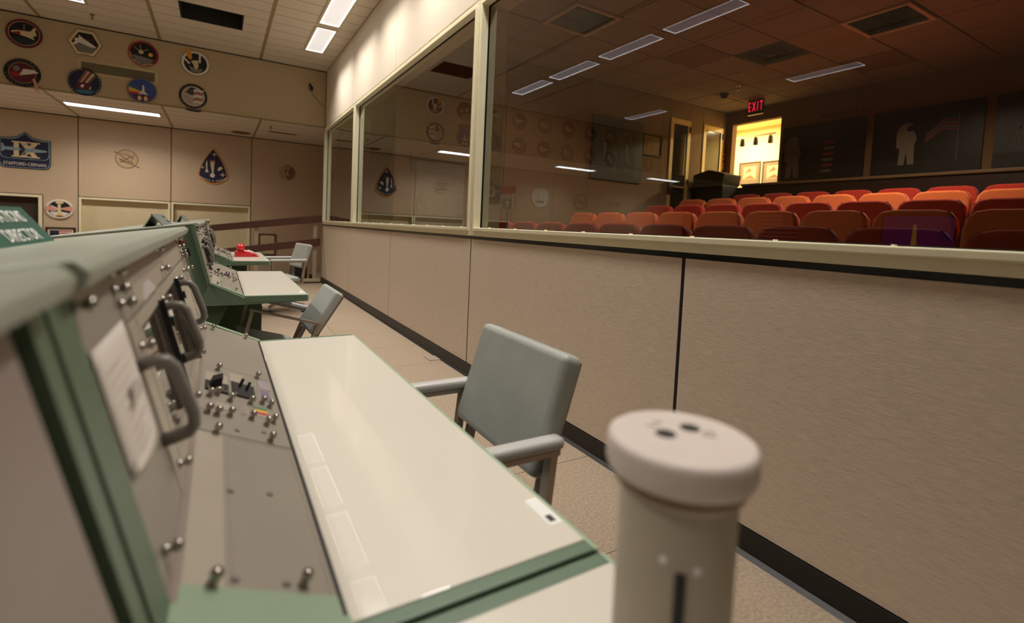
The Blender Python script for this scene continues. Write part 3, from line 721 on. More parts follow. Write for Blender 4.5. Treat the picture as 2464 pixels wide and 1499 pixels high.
MB().box(0.05, 0.112, -0.09, -0.088, 0.010, 0.014).build('trim_line', white_m, ph)

# ------------------------------------------------------------------ railing, things behind it
RY = 9.42
rl = thing('handrail', 'dark wood two-board railing sloping along the ramp below the tan wall', 'railing', (1.1, RY, 0))
def rb(px, nm):
    pts = [on_y(u, v, RY) for u, v in px]; pts = [(p.x - 1.1, p.z) for p in pts]
    MB().prism(pts, 'y', -0.02, 0.02).build(nm, wood_m, rl, bevel=0.004)
rb([(773, 517), (773, 535), (440, 562), (440, 547)], 'top_board')
rb([(770, 573), (770, 591), (440, 623), (440, 608)], 'lower_board')
for u in (760, 618):
    a = on_y(u, 522, RY); MB().box(a.x - 1.1 - 0.03, a.x - 1.1 + 0.03, 0.022, 0.05, 0.0, a.z - 0.03).build('post', mat('post_grey', (176, 160, 140), 0.5), rl)
o = MB().box(0.55, 1.58, 9.36, 9.40, 0, 0.055).build('trim_1', recess_m); struct(o, 'low cream curb at the foot of the railing')
p = on_y(735, 676, 9.6)
sp = thing('black_box_speaker', 'black box standing on the floor behind the railing post', 'speaker', (p.x - 0.085, 9.62, 0))
MB().box(-0.10, 0.10, -0.08, 0.08, 0, 0.27).build('cabinet', rubber, sp, bevel=0.01); MB().box(-0.085, 0.085, -0.086, -0.08, 0.02, 0.25).build('grille', black_m, sp)
p = on_y(746, 674, 9.55)
sp = thing('tape_case', 'small black case with a yellow stripe on the floor behind the railing', 'case', (p.x, 9.56, 0))
MB().box(-0.045, 0.05, -0.04, 0.04, 0, 0.12).build('shell', rubber, sp, bevel=0.012); MB().box(-0.047, -0.03, -0.043, 0.02, 0.01, 0.11).build('stripe', EM['gold'], sp)
fp = thing('framed_notice', 'small framed notice hung low on the tan wall behind the railing', 'picture', (0.885, YL, 0.56), FACE_BACK)
ringplate('frame', rect(-0.165, 0.165, -0.24, 0.21), rect(-0.14, 0.14, -0.215, 0.185), 0, 0.02, wood_m, fp)
plate('sheet', rect(-0.14, 0.14, -0.215, 0.185), 0, 0.006, recess_m, fp)
for k in range(4): plate('print_line', rect(-0.08, 0.08, 0.02 + 0.03 * k, 0.03 + 0.03 * k), 0.006, 0.0068, mat('faint_print', (176, 160, 124), 0.8), fp)

# ------------------------------------------------------------------ emblems on the back walls
def emblem(name, label, x, z, y, group='mission emblems', cat='emblem', rot=FACE_BACK):
    return thing(name, label, cat, (x, y, z), rot, group)
def disc(t, r, rim, field, w_=0.028, n=48, th=0.016):
    plate('backing', circle(r, n), 0.0, th - 0.003, rim, t)
    ringplate('rim', circle(r, n), circle(r - w_, n), th - 0.003, th, rim, t)
    plate('field', circle(r - w_, n), th - 0.003, th - 0.001, field, t)
def dashes(t, r, a0, a1, n, mm, z0, z1, ln=0.008, hh=0.0045):
    for k in range(n):
        a = math.radians(a0 + (a1 - a0) * k / (n - 1)); c, d = math.cos(a + PI / 2), math.sin(a + PI / 2)
        plate('rim_mark', [(r * math.cos(a) + x * c - y * d, r * math.sin(a) + x * d + y * c) for x, y in rect(-ln, ln, -hh, hh)], z0, z1, mm, t)
G = 'shuttle mission emblems on the upper wall'
YE = YB - 0.001
shuttle = [(-0.112, -0.004), (-0.10, 0.008), (-0.06, 0.022), (0.03, 0.026), (0.055, 0.03), (0.078, 0.072), (0.10, 0.075), (0.092, 0.03), (0.102, 0.02), (0.102, -0.012), (0.072, -0.02), (0.09, -0.06), (0.02, -0.036), (-0.06, -0.02)]
def sc(pts, s=1.0, dx=0, dy=0, rot=0):
    c, d = math.cos(rot), math.sin(rot)
    return [(dx + s * (x * c - y * d), dy + s * (x * d + y * c)) for x, y in pts]
def star(x, y, r, q=0.22, n=4): return [(x + (r if i % 2 == 0 else r * q) * math.sin(PI * i / n), y + (r if i % 2 == 0 else r * q) * math.cos(PI * i / n)) for i in range(2 * n)]
t = emblem('round_emblem', 'round red-rimmed emblem of an orbiter against black sky', -2.285, 3.435, YE, G)
disc(t, 0.185, EM['maroon'], EM['black']); ringplate('inner_rim', circle(0.158), circle(0.152), 0.014, 0.0175, EM['pink'], t)
plate('orbiter', sc(shuttle, 1.2, 0, 0.005), 0.015, 0.018, EM['cream'], t); plate('nose', sc([(-0.1, -0.012), (-0.08, 0.006), (-0.03, 0.016), (-0.03, -0.022)], 1.2), 0.018, 0.0186, EM['red'], t)
plate('earth', [(-0.13, -0.07), (-0.04, -0.055), (0.06, -0.06), (0.12, -0.085), (0.06, -0.14), (-0.06, -0.14)], 0.015, 0.017, mat('emblem_deep_teal', (26, 48, 50), 0.6), t); plate('tower', rect(-0.005, 0.005, 0.02, 0.13), 0.015, 0.0175, EM['grey'], t)
t = emblem('hexagonal_emblem', 'hexagonal cream-bordered emblem with an orbiter on a slope', -1.65, 3.455, YE, G)
hx = [(0.19 * math.cos(math.radians(60 * k)), 0.20 * math.sin(math.radians(60 * k))) for k in range(6)]
hi = [(x * 0.78, y * 0.78) for x, y in hx]
plate('backing', hx, 0, 0.013, EM['brown'], t); ringplate('border', [(x * .97, y * .97) for x, y in hx], hi, 0.013, 0.016, EM['cream'], t); plate('field', hi, 0.013, 0.0145, EM['black'], t)
plate('slope', [(-0.12, -0.02), (0.145, -0.03), (0.075, -0.132), (-0.07, -0.132)], 0.0145, 0.016, EM['grey'], t); plate('orbiter', sc(shuttle, 1.15, 0, 0, PI - 0.35), 0.016, 0.018, EM['white'], t)
plate('swath', [(-0.12, 0.02), (0.1, 0.05), (0.1, 0.07), (-0.1, 0.05)], 0.0145, 0.0165, EM['maroon'], t); plate('worn_lettering', rect(-0.05, 0.05, -0.162, -0.154), 0.016, 0.0164, EM['brown'], t)
t = emblem('round_emblem', 'round emblem with a satellite and a golden sun', -0.985, 3.448, YE, G)
disc(t, 0.185, EM['red'], EM['black']); plate('ring_light', [(-0.18, 0.0), (-0.155, 0.0), (-0.13, -0.09), (-0.02, -0.155), (0.1, -0.12), (0.12, -0.14), (0, -0.182), (-0.13, -0.13)], 0.016, 0.0165, EM['tan'], t)
plate('sun', circle(0.028, 16, (0.085, 0.0)), 0.015, 0.0175, EM['gold'], t); plate('earth', [(-0.14, -0.03), (0.0, -0.045), (0.13, -0.07), (0.06, -0.145), (-0.08, -0.14)], 0.015, 0.017, EM['grey'], t)
for a in (0.6, 1.7, 2.5): plate('boom', sc(rect(-0.004, 0.10, -0.005, 0.005), 1, -0.03, 0.02, a), 0.015, 0.0178, EM['tan'], t)
plate('satellite', circle(0.03, 10, (-0.03, 0.02)), 0.015, 0.018, EM['cream'], t)
dashes(t, 0.172, 20, 160, 12, EM['tan'], 0.0155, 0.0168, 0.007, 0.004)
t = emblem('round_emblem', 'round white-bordered emblem with an orange fuel tank breaking its rim', -0.335, 3.443, YE, G)
disc(t, 0.182, EM['white'], EM['black'], 0.03); ringplate('outer_line', circle(0.187), circle(0.178), 0, 0.014, EM['brown'], t)
plate('fuel_tank', sc(circle(0.08, 24, (0, 0), rx=0.034), 1, -0.085, 0.125, 0.25), 0.016, 0.02, EM['orange'], t); plate('booster', sc(rect(-0.012, 0.012, -0.06, 0.07), 1, 0.055, 0.075, 0.0), 0.015, 0.0185, EM['white'], t)
plate('booster', sc(rect(-0.012, 0.012, -0.07, 0.07), 1, -0.125, 0.03, 0.8), 0.016, 0.0185, EM['white'], t); plate('spacecraft', [(-0.06, 0.03), (0.03, 0.05), (0.04, -0.05), (0.0, -0.10), (-0.03, -0.02)], 0.015, 0.018, EM['cream'], t)
plate('ground', [(-0.09, -0.05), (0.0, -0.08), (0.10, -0.07), (0.06, -0.14), (-0.05, -0.135)], 0.015, 0.0165, EM['grey'], t)
t = emblem('round_emblem', 'dark round emblem with a white triangle and a ribbon tail', -2.305, 2.91, YE, G)
disc(t, 0.185, EM['black'], EM['maroon'], 0.045); ringplate('inner_rim', circle(0.140), circle(0.133), 0.014, 0.0175, EM['tan'], t)
plate('white_wedge', [(-0.03, -0.035), (0.01, 0.055), (0.12, 0.055), (0.165, 0.025), (0.06, -0.01)], 0.016, 0.019, EM['white'], t); plate('crimson_field', [(-0.12, 0.0), (0, 0.0), (0.0, -0.05), (-0.1, -0.06)], 0.015, 0.0165, EM['red'], t)
plate('ribbon_tail', [(0.10, -0.06), (0.13, -0.06), (0.175, -0.23), (0.155, -0.215), (0.135, -0.225)], 0.015, 0.019, EM['pink'], t); plate('dome', circle(0.035, 16, (-0.06, 0.05)), 0.015, 0.017, EM['grey'], t)
dashes(t, 0.163, 30, 150, 9, EM['grey'], 0.0155, 0.0166); dashes(t, 0.163, 190, 300, 9, EM['grey'], 0.0155, 0.0166)
t = emblem('round_emblem', 'round blue emblem with brown and cream rays above a red craft', -1.657, 2.905, YE - 0.009, G)
disc(t, 0.185, EM['navy'], EM['blue'], 0.022); plate('inner_field', circle(0.163), 0.015, 0.016, EM['navy'], t)
for k in range(5): plate('ray', [(-0.08 + 0.028 * k, -0.01), (-0.06 + 0.028 * k, -0.01), (0.035 + 0.026 * k, 0.165 - 0.012 * k), (0.01 + 0.026 * k, 0.175 - 0.012 * k)], 0.016, 0.0175, [EM['brown'], EM['pink'], EM['brown'], EM['cream'], EM['brown']][k], t)
plate('craft', [(-0.10, -0.09), (-0.09, -0.02), (0.0, 0.0), (0.07, -0.03), (0.05, -0.10), (-0.02, -0.11)], 0.0175, 0.019, EM['maroon'], t); plate('highlight', [(-0.05, -0.06), (-0.02, -0.03), (0.0, -0.04), (-0.02, -0.085)], 0.019, 0.0195, EM['white'], t)
plate('earth_rim', [(-0.11, -0.12), (0.0, -0.105), (0.12, -0.11), (0.06, -0.155), (-0.05, -0.158)], 0.016, 0.0175, EM['teal'], t); plate('glow', sc(rect(0.0, 0.03, -0.09, -0.05), 1, 0.04, 0), 0.0175, 0.0185, EM['cream'], t)
dashes(t, 0.174, 100, 220, 10, EM['cream'], 0.0155, 0.0168, 0.007, 0.004); dashes(t, 0.174, -40, 30, 6, EM['cream'], 0.0155, 0.0168, 0.007, 0.004)
t = emblem('round_emblem', 'round emblem with a launching shuttle and a rainbow sweep', -1.0, 2.908, YE - 0.009, G)
disc(t, 0.180, EM['grey'], EM['plum'], 0.014); plate('sky', [(x, y) for x, y in circle(0.163)], 0.015, 0.0158, EM['blue'], t)
for k, c in enumerate(('teal', 'gold', 'orange', 'red')): plate('rainbow_band', [(-0.163, 0.065 - 0.035 * k), (-0.155, 0.03 - 0.035 * k), (0.0, -0.03 - 0.008 * k), (0.01, -0.012 - 0.008 * k)], 0.0158, 0.0168 + 0.0001 * k, EM[c], t)
plate('ground', [(-0.12, -0.07), (0.12, -0.07), (0.06, -0.15), (-0.06, -0.15)], 0.0158, 0.0165, EM['maroon'], t)
plate('shuttle', [(-0.05, -0.06), (0.0, -0.01), (0.005, 0.07), (0.015, 0.085), (0.025, 0.07), (0.03, -0.01), (0.075, -0.06), (0.02, -0.05), (-0.02, -0.05)], 0.0168, 0.019, EM['white'], t)
for x in (-0.03, 0.045): plate('exhaust', circle(0.034, 14, (x, -0.115), rx=0.024), 0.0168, 0.0185, EM['cream'], t)
t = emblem('round_emblem', 'round emblem with a waving striped flag and a small name ribbon', -0.36, 2.935, YE, G)
disc(t, 0.185, EM['black'], EM['grey'], 0.03); plate('pale_field', circle(0.153), 0.015, 0.0158, mat('emblem_ash', (176, 164, 150), 0.6), t)
plate('flag_canton', [(-0.10, 0.05), (-0.04, 0.13), (0.02, 0.13), (0.0, 0.02), (-0.04, 0.02)], 0.0158, 0.0168, EM['black'], t)
for i in range(4):
    for j in range(3): plate('star', star(-0.065 + 0.022 * i, 0.045 + 0.026 * j, 0.008), 0.0168, 0.0172, EM['white'], t)
for k in range(5):
    y_ = 0.115 - 0.045 * k
    plate('stripe', [(0.0, y_ - 0.02), (0.05, y_ + 0.0), (0.10, y_ - 0.012), (0.14 - 0.006 * k, y_ - 0.004), (0.14 - 0.006 * k, y_ - 0.022), (0.10, y_ - 0.032), (0.05, y_ - 0.02), (0.0, y_ - 0.04)], 0.0158, 0.017, EM['red'] if k % 2 else EM['white'], t)
for k in range(7): plate('sketch_line', sc(rect(0, 0.07 + 0.02 * (k % 3), -0.0015, 0.0015), 1, -0.12 + 0.008 * k, -0.01 - 0.016 * k, -0.12), 0.0158, 0.0165, EM['brown'], t)
plate('name_ribbon', [(-0.10, -0.19), (-0.06, -0.2), (0.06, -0.205), (0.10, -0.195), (0.11, -0.22), (0.06, -0.235), (-0.06, -0.23), (-0.10, -0.215)], 0.006, 0.014, EM['black'], t)
for k in range(8): a = math.radians(200 + 18 * k); plate('rim_letter', sc(rect(-0.009, 0.009, -0.005, 0.005), 1, 0.168 * math.cos(a), 0.168 * math.sin(a), a + PI / 2), 0.016, 0.0166, EM['grey'], t)
# lower wall
YF = YL - 0.001
G2 = 'mission emblems on the tan wall'
t = emblem('shield_emblem', 'large navy shield emblem with a white IX and the lettering STAFFORD-CERNAN', -2.855, 2.075, YF, G2)
sh_o = [(-0.33, 0.185), (-0.2, 0.19), (-0.09, 0.22), (0.0, 0.305), (0.09, 0.22), (0.2, 0.19), (0.33, 0.185), (0.33, -0.235), (0.30, -0.30), (0.25, -0.315), (-0.25, -0.315), (-0.30, -0.30), (-0.33, -0.235)]
plate('backing', sh_o, 0, 0.018, EM['navy'], t, bevel=0.004)
def inset(pts, d):
    cx = sum(p[0] for p in pts) / len(pts); cy = sum(p[1] for p in pts) / len(pts)
    return [(p[0] - d * (1 if p[0] > cx else -1) * (0 if abs(p[0] - cx) < 0.02 else 1), p[1] - d * (1 if p[1] > cy else -1)) for p in pts]
ringplate('border', inset(sh_o, 0.010), inset(sh_o, 0.017), 0.018, 0.021, EM['steelblue'], t)
sh_i = [(-0.305, 0.165), (-0.2, 0.165), (-0.09, 0.195), (0.0, 0.275), (0.09, 0.195), (0.2, 0.165), (0.305, 0.165), (0.305, -0.10), (0.28, -0.14), (0.24, -0.155), (0.05, -0.158), (0.0, -0.17), (-0.05, -0.158), (-0.24, -0.155), (-0.28, -0.14), (-0.305, -0.10)]
ringplate('inner_border', inset(sh_i, -0.002), inset(sh_i, 0.005), 0.018, 0.0215, EM['steelblue'], t)
IX = [rect(-0.14, -0.075, -0.11, 0.12), rect(-0.165, 0.19, 0.115, 0.135), rect(-0.165, 0.19, -0.13, -0.11), [(-0.06, 0.118), (0.015, 0.118), (0.165, -0.112), (0.09, -0.112)], [(0.09, 0.118), (0.165, 0.118), (0.015, -0.112), (-0.06, -0.112)]]
for p_ in IX: plate('numeral', p_, 0.018, 0.0235 + 0.0003 * IX.index(p_), EM['cream'], t)
plate('spacecraft', [(0.0, 0.03), (0.13, 0.03), (0.2, 0.02), (0.27, 0.012), (0.285, 0.0), (0.27, -0.018), (0.2, -0.028), (0.13, -0.035), (0.0, -0.03)], 0.0245, 0.028, EM['steelblue'], t)
plate('docking_target', [(-0.29, 0.085), (-0.27, 0.085), (-0.25, 0.03), (-0.14, 0.032), (-0.05, 0.018), (-0.05, -0.012), (-0.14, -0.022), (-0.25, -0.022), (-0.27, -0.05), (-0.29, -0.05)], 0.0245, 0.028, EM['steelblue'], t)
ringplate('orbit_ring', circle(0.068, 30, (0.035, 0.03)), circle(0.062, 30, (0.035, 0.03)), 0.0245, 0.029, EM['grey'], t)
plate('astronaut', sc([(-0.03, 0.02), (0.0, 0.035), (0.03, 0.01), (0.02, -0.03), (-0.035, -0.045)], 0.9, -0.005, -0.06), 0.0245, 0.0275, EM['grey'], t)
text('lettering', 'STAFFORD-CERNAN', 0.074, 0, -0.245, 0.019, EM['white'], t, sx=0.80)
t = emblem('outline_emblem', 'outlined metal emblem of a crossed X in a ring on the tan wall', -1.475, 2.075, YF, G2)
oc = mat('emblem_outline', (112, 96, 72), 0.6)
ringplate('ring', circle(0.17, 48), circle(0.160, 48), 0.0, 0.008, oc, t)
plate('plaque', circle(0.160, 48), 0.0, 0.003, mat('emblem_buff', (190, 164, 126), 0.8), t)
for pth in ([(-0.19, 0.11), (0.05, 0.07), (-0.10, -0.04), (0.12, -0.11), (0.19, -0.145)], [(-0.12, 0.08), (0.10, -0.09)], [(0.12, 0.08), (-0.10, -0.075)], [(-0.11, 0.0), (-0.02, -0.05), (0.09, -0.06)], [(0.03, 0.05), (0.10, 0.02), (0.06, -0.03)]):
    MB().tube([(x, y, 0.006) for x, y in pth], 0.006, 6).build('outline', oc, t)
t = emblem('pointed_emblem', 'navy pointed arch emblem with a gold border and the lettering CONRAD + GORDON', -0.105, 2.075, YF, G2)
def arch(k, n=10):
    R_ = [(0.255 * k * (1 - (1 - i / n) ** 1.75), 0.37 * k - 0.575 * k * (i / n)) for i in range(n + 1)]
    b_ = [(0.255 * k * x / 5, -0.215 * k - 0.14 * k * math.cos(PI * x / 10.6)) for x in (4, 3, 2, 1, 0, -1, -2, -3, -4)]
    return R_ + b_ + [(-x, y) for x, y in reversed(R_[1:])]
plate('backing', arch(1.0), 0, 0.016, EM['orange'], t); plate('field', arch(0.915), 0.016, 0.018, EM['navy'], t)
ringplate('orbit', circle(0.20, 40, (-0.01, -0.03), rx=0.125), circle(0.196, 40, (-0.01, -0.03), rx=0.121), 0.018, 0.0195, EM['plum'], t)
ringplate('earth_orbit', circle(0.075, 30, (-0.01, -0.175)), circle(0.070, 30, (-0.01, -0.175)), 0.018, 0.0197, EM['plum'], t)
plate('earth', circle(0.042, 20, (-0.01, -0.175)), 0.018, 0.0205, EM['white'], t); plate('agena_trail', [(-0.01, -0.15), (-0.045, 0.03), (-0.05, 0.13), (0.03, 0.13), (0.02, 0.03), (0.005, -0.15)], 0.018, 0.0200, EM['cream'], t)
plate('flame', [(-0.05, 0.13), (-0.03, 0.075), (-0.01, 0.12), (0.01, 0.075), (0.03, 0.13)], 0.020, 0.0206, EM['red'], t)
plate('rocket', [(-0.135, -0.12), (-0.118, -0.05), (-0.122, 0.06), (-0.110, 0.12), (-0.098, 0.06), (-0.100, -0.05), (-0.075, -0.12)], 0.018, 0.0203, EM['white'], t)
plate('astronaut', [(0.07, -0.06), (0.10, 0.0), (0.15, 0.01), (0.165, -0.02), (0.13, -0.06), (0.09, -0.075)], 0.018, 0.0203, EM['cream'], t)
for x, y, r_ in ((0.02, 0.24, 0.05), (-0.18, -0.03, 0.04), (0.165, -0.15, 0.055)): plate('star', star(x, y, r_), 0.018, 0.0205, EM['white'], t)
for wd_, a0, a1 in (('CONRAD', 232, 264), ('GORDON', 276, 308)): arc_text('lettering', wd_, 0.05, 0.42, a0, a1, 0.0195, EM['white'], t, False).location.y = 0.135
plate('cross', star(0.0, -0.285, 0.022, 0.35), 0.018, 0.0203, EM['white'], t)
t = emblem('round_outline_emblem', 'small brown round emblem with a crescent and the numeral XII', 1.245, 2.085, YF, G2)
bz = mat('emblem_bronze', (122, 92, 70), 0.6); bl_ = mat('emblem_bronze_light', (180, 150, 112), 0.7)
plate('backing', circle(0.165, 48), 0, 0.008, bz, t); ringplate('rim', circle(0.165, 48), circle(0.155, 48), 0.008, 0.010, bl_, t)
plate('crescent', [(0.155 * math.cos(math.radians(a)), 0.155 * math.sin(math.radians(a))) for a in range(105, 285, 12)] + [(0.01, -0.13), (-0.03, -0.06), (-0.045, 0.02), (-0.04, 0.12)], 0.008, 0.0105, bl_, t)
plate('spacecraft', [(-0.03, -0.06), (0.04, -0.06), (0.02, 0.02), (0.015, 0.055), (-0.005, 0.055), (-0.01, 0.02)], 0.008, 0.0108, bl_, t)
plate('numeral_plate', rect(-0.04, 0.055, 0.075, 0.135), 0.008, 0.0108, bl_, t); text('numeral', 'XII', 0.05, 0.008, 0.105, 0.0115, bz, t)
dashes(t, 0.135, 285, 350, 8, bl_, 0.008, 0.011)
t = emblem('oval_emblem', 'white-rimmed oval emblem with crossed pink and navy shapes above the framed flag', -2.41, 1.095, YF, G2)
plate('backing', circle(0.17, 48, rx=0.19), 0, 0.03, EM['white'], t, bevel=0.006); plate('field', circle(0.14, 48, rx=0.155), 0.03, 0.032, EM['black'], t)
plate('pink_band', [(-0.185, 0.05), (-0.1, 0.04), (0.0, 0.01), (0.1, 0.04), (0.18, 0.055), (0.18, -0.04), (0.1, -0.025), (0.0, -0.005), (-0.1, -0.03), (-0.18, -0.04)], 0.032, 0.034, EM['pink'], t)
plate('upright', [(-0.025, 0.08), (0.015, 0.08), (0.02, 0.0), (0.03, -0.12), (-0.035, -0.12), (-0.025, 0.0)], 0.032, 0.0355, EM['cream'], t); plate('cap_cloud', circle(0.03, 16, (0, 0.115), rx=0.055), 0.032, 0.0345, EM['cream'], t)
plate('ground', [(-0.13, -0.07), (-0.05, -0.05), (0.05, -0.05), (0.13, -0.07), (0.07, -0.125), (-0.07, -0.125)], 0.032, 0.0338, EM['white'], t); plate('glow', rect(-0.04, 0.04, -0.125, -0.105), 0.034, 0.036, EM['orange'], t)
for a in (0.5, -0.5): plate('cross_line', sc(rect(-0.13, 0.0, -0.006, 0.006), 1, -0.01, 0.0, a + PI * 0), 0.032, 0.0345, EM['white'], t)
def flag(name, label, x, z, y, w_, h_, rot, framed=True):
    t = thing(name, label, 'flag', (x, y, z), rot)
    if framed:
        ringplate('frame', rect(-w_ / 2 - 0.055, w_ / 2 + 0.055, -h_ / 2 - 0.055, h_ / 2 + 0.055), rect(-w_ / 2 - 0.03, w_ / 2 + 0.03, -h_ / 2 - 0.03, h_ / 2 + 0.03), 0, 0.02, wood_blk, t)
        plate('mount', rect(-w_ / 2 - 0.03, w_ / 2 + 0.03, -h_ / 2 - 0.03, h_ / 2 + 0.03), 0, 0.006, EM['white'], t)
    for k in range(13):
        y1 = h_ / 2 - h_ * k / 13
        plate('stripe', rect(-w_ / 2, w_ / 2, y1 - h_ / 13, y1), 0.006, 0.008, mat('flag_red', (186, 34, 44), 0.7) if k % 2 == 0 else EM['white'], t)
    plate('canton', rect(-w_ / 2, -w_ / 2 + 0.42 * w_, h_ / 2 - h_ * 7 / 13, h_ / 2), 0.008, 0.009, EM['navy'], t)
    return t
flag('framed_flag', 'framed stars and stripes flag below the oval emblem', -2.40, 0.59, YF, 0.29, 0.25, FACE_BACK)
t = emblem('round_emblem', 'plain white round emblem with a small launch tower, beyond the shield', -4.46, 2.03, YF, G2)
disc(t, 0.30, EM['steelblue'], EM['white'], 0.02)
plate('tower', [(0.05, -0.14), (0.07, -0.14), (0.085, 0.12), (0.075, 0.12)], 0.015, 0.018, EM['green'], t); plate('gantry', rect(0.05, 0.16, -0.15, -0.10), 0.015, 0.018, EM['orange'], t); plate('gantry', rect(-0.12, 0.03, -0.15, -0.10), 0.015, 0.018, EM['navy'], t)
t = emblem('round_emblem', 'brown round emblem far along the tan wall', -5.89, 2.0, YF, G2)
disc(t, 0.25, bz, bl_, 0.05); plate('craft', sc(shuttle, 1.5, 0, 0, 0.4), 0.015, 0.018, bz, t)
t = emblem('wall_number', 'dark wall lettering H-14 far along the tan wall', -7.2, 2.0, YF, None, 'lettering'); text('lettering', 'H-14', 0.26, 0, 0, 0.002, ink_dark, t, ext=0.003)
# more emblems of the upper row, out of the frame to the left and mirrored in the windows
for k in range(6):
    for z in (3.44, 2.91):
        t = emblem('round_emblem', 'upper wall emblem mirrored dimly in the viewing windows', -2.95 - 0.65 * k, z, YE, 'emblems mirrored in the windows')
        disc(t, 0.18, EM[('maroon', 'black', 'brown', 'navy', 'tan', 'red')[k]], EM[('tan', 'brown', 'black', 'grey', 'maroon', 'black')[(k + int(z)) % 6]], 0.03)
        plate('orbiter', sc(shuttle, 1.1, 0, 0, 0.3 * k), 0.015, 0.018, EM['cream'], t)

# air grille between the emblems
gr = thing('air_grille', 'long louvred air grille between the two rows of emblems', 'vent', (-1.272, YB, 3.13), FACE_BACK)
ringplate('frame', rect(-0.465, 0.465, -0.105, 0.105), rect(-0.425, 0.425, -0.065, 0.065), 0, 0.008, mat('grille_frame', (190, 172, 134), 0.6), gr)
plate('backing', rect(-0.425, 0.425, -0.065, 0.065), 0, 0.001, mat('vent_dark', (58, 54, 40), 0.8), gr)
sl_me = MB().prism([(-0.0035, 0.001), (0.0035, 0.006), (0.0035, 0.007), (-0.0035, 0.002)], 'x', -0.425, 0.425).mesh('louvre'); sl_me.materials.append(mat('vent_slat', (128, 118, 88), 0.6))
for k in range(12):
    o = link('louvre', sl_me, None, gr); o.location = (0, -0.06 + 0.0109 * k, 0)
# small camera in the corner
cm = thing('security_camera', 'small black security camera near the wall corner with its cable', 'camera', (1.345, YB, 3.376))
MB().tube([(0, 0, 0), (0, -0.05, -0.005)], 0.008, 8).build('bracket', rubber, cm)
MB().lathe([(0.026, -0.03), (0.03, 0), (0.026, 0.03), (0.012, 0.04)], 14, (0, -0.07, -0.02)).build('body', rubber, cm, smooth=True)
MB().lathe([(0.02, -0.02), (0.022, 0), (0.01, 0.016)], 12, (-0.02, -0.05, 0.045)).build('lens_housing', rubber, cm, smooth=True)
MB().tube([(0.0, -0.03, -0.05), (0.06, -0.015, -0.14), (0.14, -0.008, -0.22), (0.235, -0.006, -0.29)], 0.004, 6).build('cable', mat('cable_olive', (104, 92, 58), 0.6), cm)
# sprinklers, speaker grilles
def sprinkler(x, y, z, label):
    s = thing('fire_sprinkler', label, 'sprinkler', (x, y, z))
    MB().lathe([(0.028, -0.004), (0.028, 0.0)], 14).build('rosette', alu, s); MB().tube([(0, 0, 0), (0, 0, -0.05)], 0.008, 8).build('stem', steel, s); MB().lathe([(0.02, -0.056), (0.02, -0.052)], 12).build('deflector', steel, s)
p = on_z(652, 303, ZS); sprinkler(p.x, p.y, ZS, 'small sprinkler head under the soffit')
p = on_z(222, 35, ZC); sprinkler(p.x, p.y, ZC, 'sprinkler head in the ceiling above the emblems')
for (u, v), rr, lab in (((580, 319), 0.16, 'round speaker grille in the soffit near the alcove'),):
    p = on_z(u, v, ZS); s = thing('ceiling_speaker', lab, 'speaker', (p.x, p.y, ZS))
    MB().lathe([(rr, -0.008), (rr, 0)], 28).build('grille', mat('grille_brown', (96, 80, 56), 0.7), s); MB().lathe([(rr + 0.015, -0.005), (rr + 0.015, 0)], 28).build('rim', bar_m, s)
p = on_z(680, 320, ZS); s = thing('soffit_vent', 'narrow slot vent in the soffit above the alcove', 'vent', (p.x, p.y, ZS))
MB().box(-0.25, 0.25, -0.06, 0.06, -0.006, 0).build('frame', bar_m, s)
for k in range(3): MB().box(-0.23, 0.23, -0.045 + 0.035 * k, -0.03 + 0.035 * k, -0.008, -0.006).build('slot', black_m, s)

# ------------------------------------------------------------------ gallery behind the glass
GY, GX, GZ = 5.86, 7.9, 3.365
HX = 7.5
rowX = [2.94, 4.03, 5.18, 6.17, 7.04]; rowT = [1.18, 1.34, 1.50, 1.66, 1.79]
gf = MB()
edges = [1.78, 2.45, 3.45, 4.55, 5.6, 6.55, 7.45, GX + 0.1]
zf = [0.18, 0.33, 0.49, 0.65, 0.81, 0.94, 1.05]
pts = [(1.78, -0.1)]
for k, z in enumerate(zf): pts += [(edges[k], z), (edges[k + 1], z)]
pts += [(GX + 0.1, -0.1)]
o = MB().prism(pts, 'y', -1.2, GY).build('floor_gallery', carpet_dark); struct(o, 'stepped dark floor of the viewing gallery')
# left wall of the gallery, with panels
gl_ = MB().box(1.8, GX + 0.1, GY + 0.02, GY + 0.14, 0, GZ + 0.4).build('wall_gallery_left', gal_dark); struct(gl_, 'tan panelled side wall of the viewing gallery')
def hole_panel(x0, x1, z0=0.0, z1=GZ): return MB().box(x0 + 0.004, x1 - 0.004, GY, GY + 0.02, z0, z1)
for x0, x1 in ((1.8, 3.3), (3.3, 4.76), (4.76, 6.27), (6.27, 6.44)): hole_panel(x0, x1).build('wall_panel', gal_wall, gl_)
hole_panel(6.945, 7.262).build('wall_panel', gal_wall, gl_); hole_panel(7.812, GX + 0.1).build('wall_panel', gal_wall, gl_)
hole_panel(6.44, 6.945, 3.085, GZ).build('wall_panel', gal_wall, gl_); hole_panel(7.262, 7.812, 3.085, GZ).build('wall_panel', gal_wall, gl_)
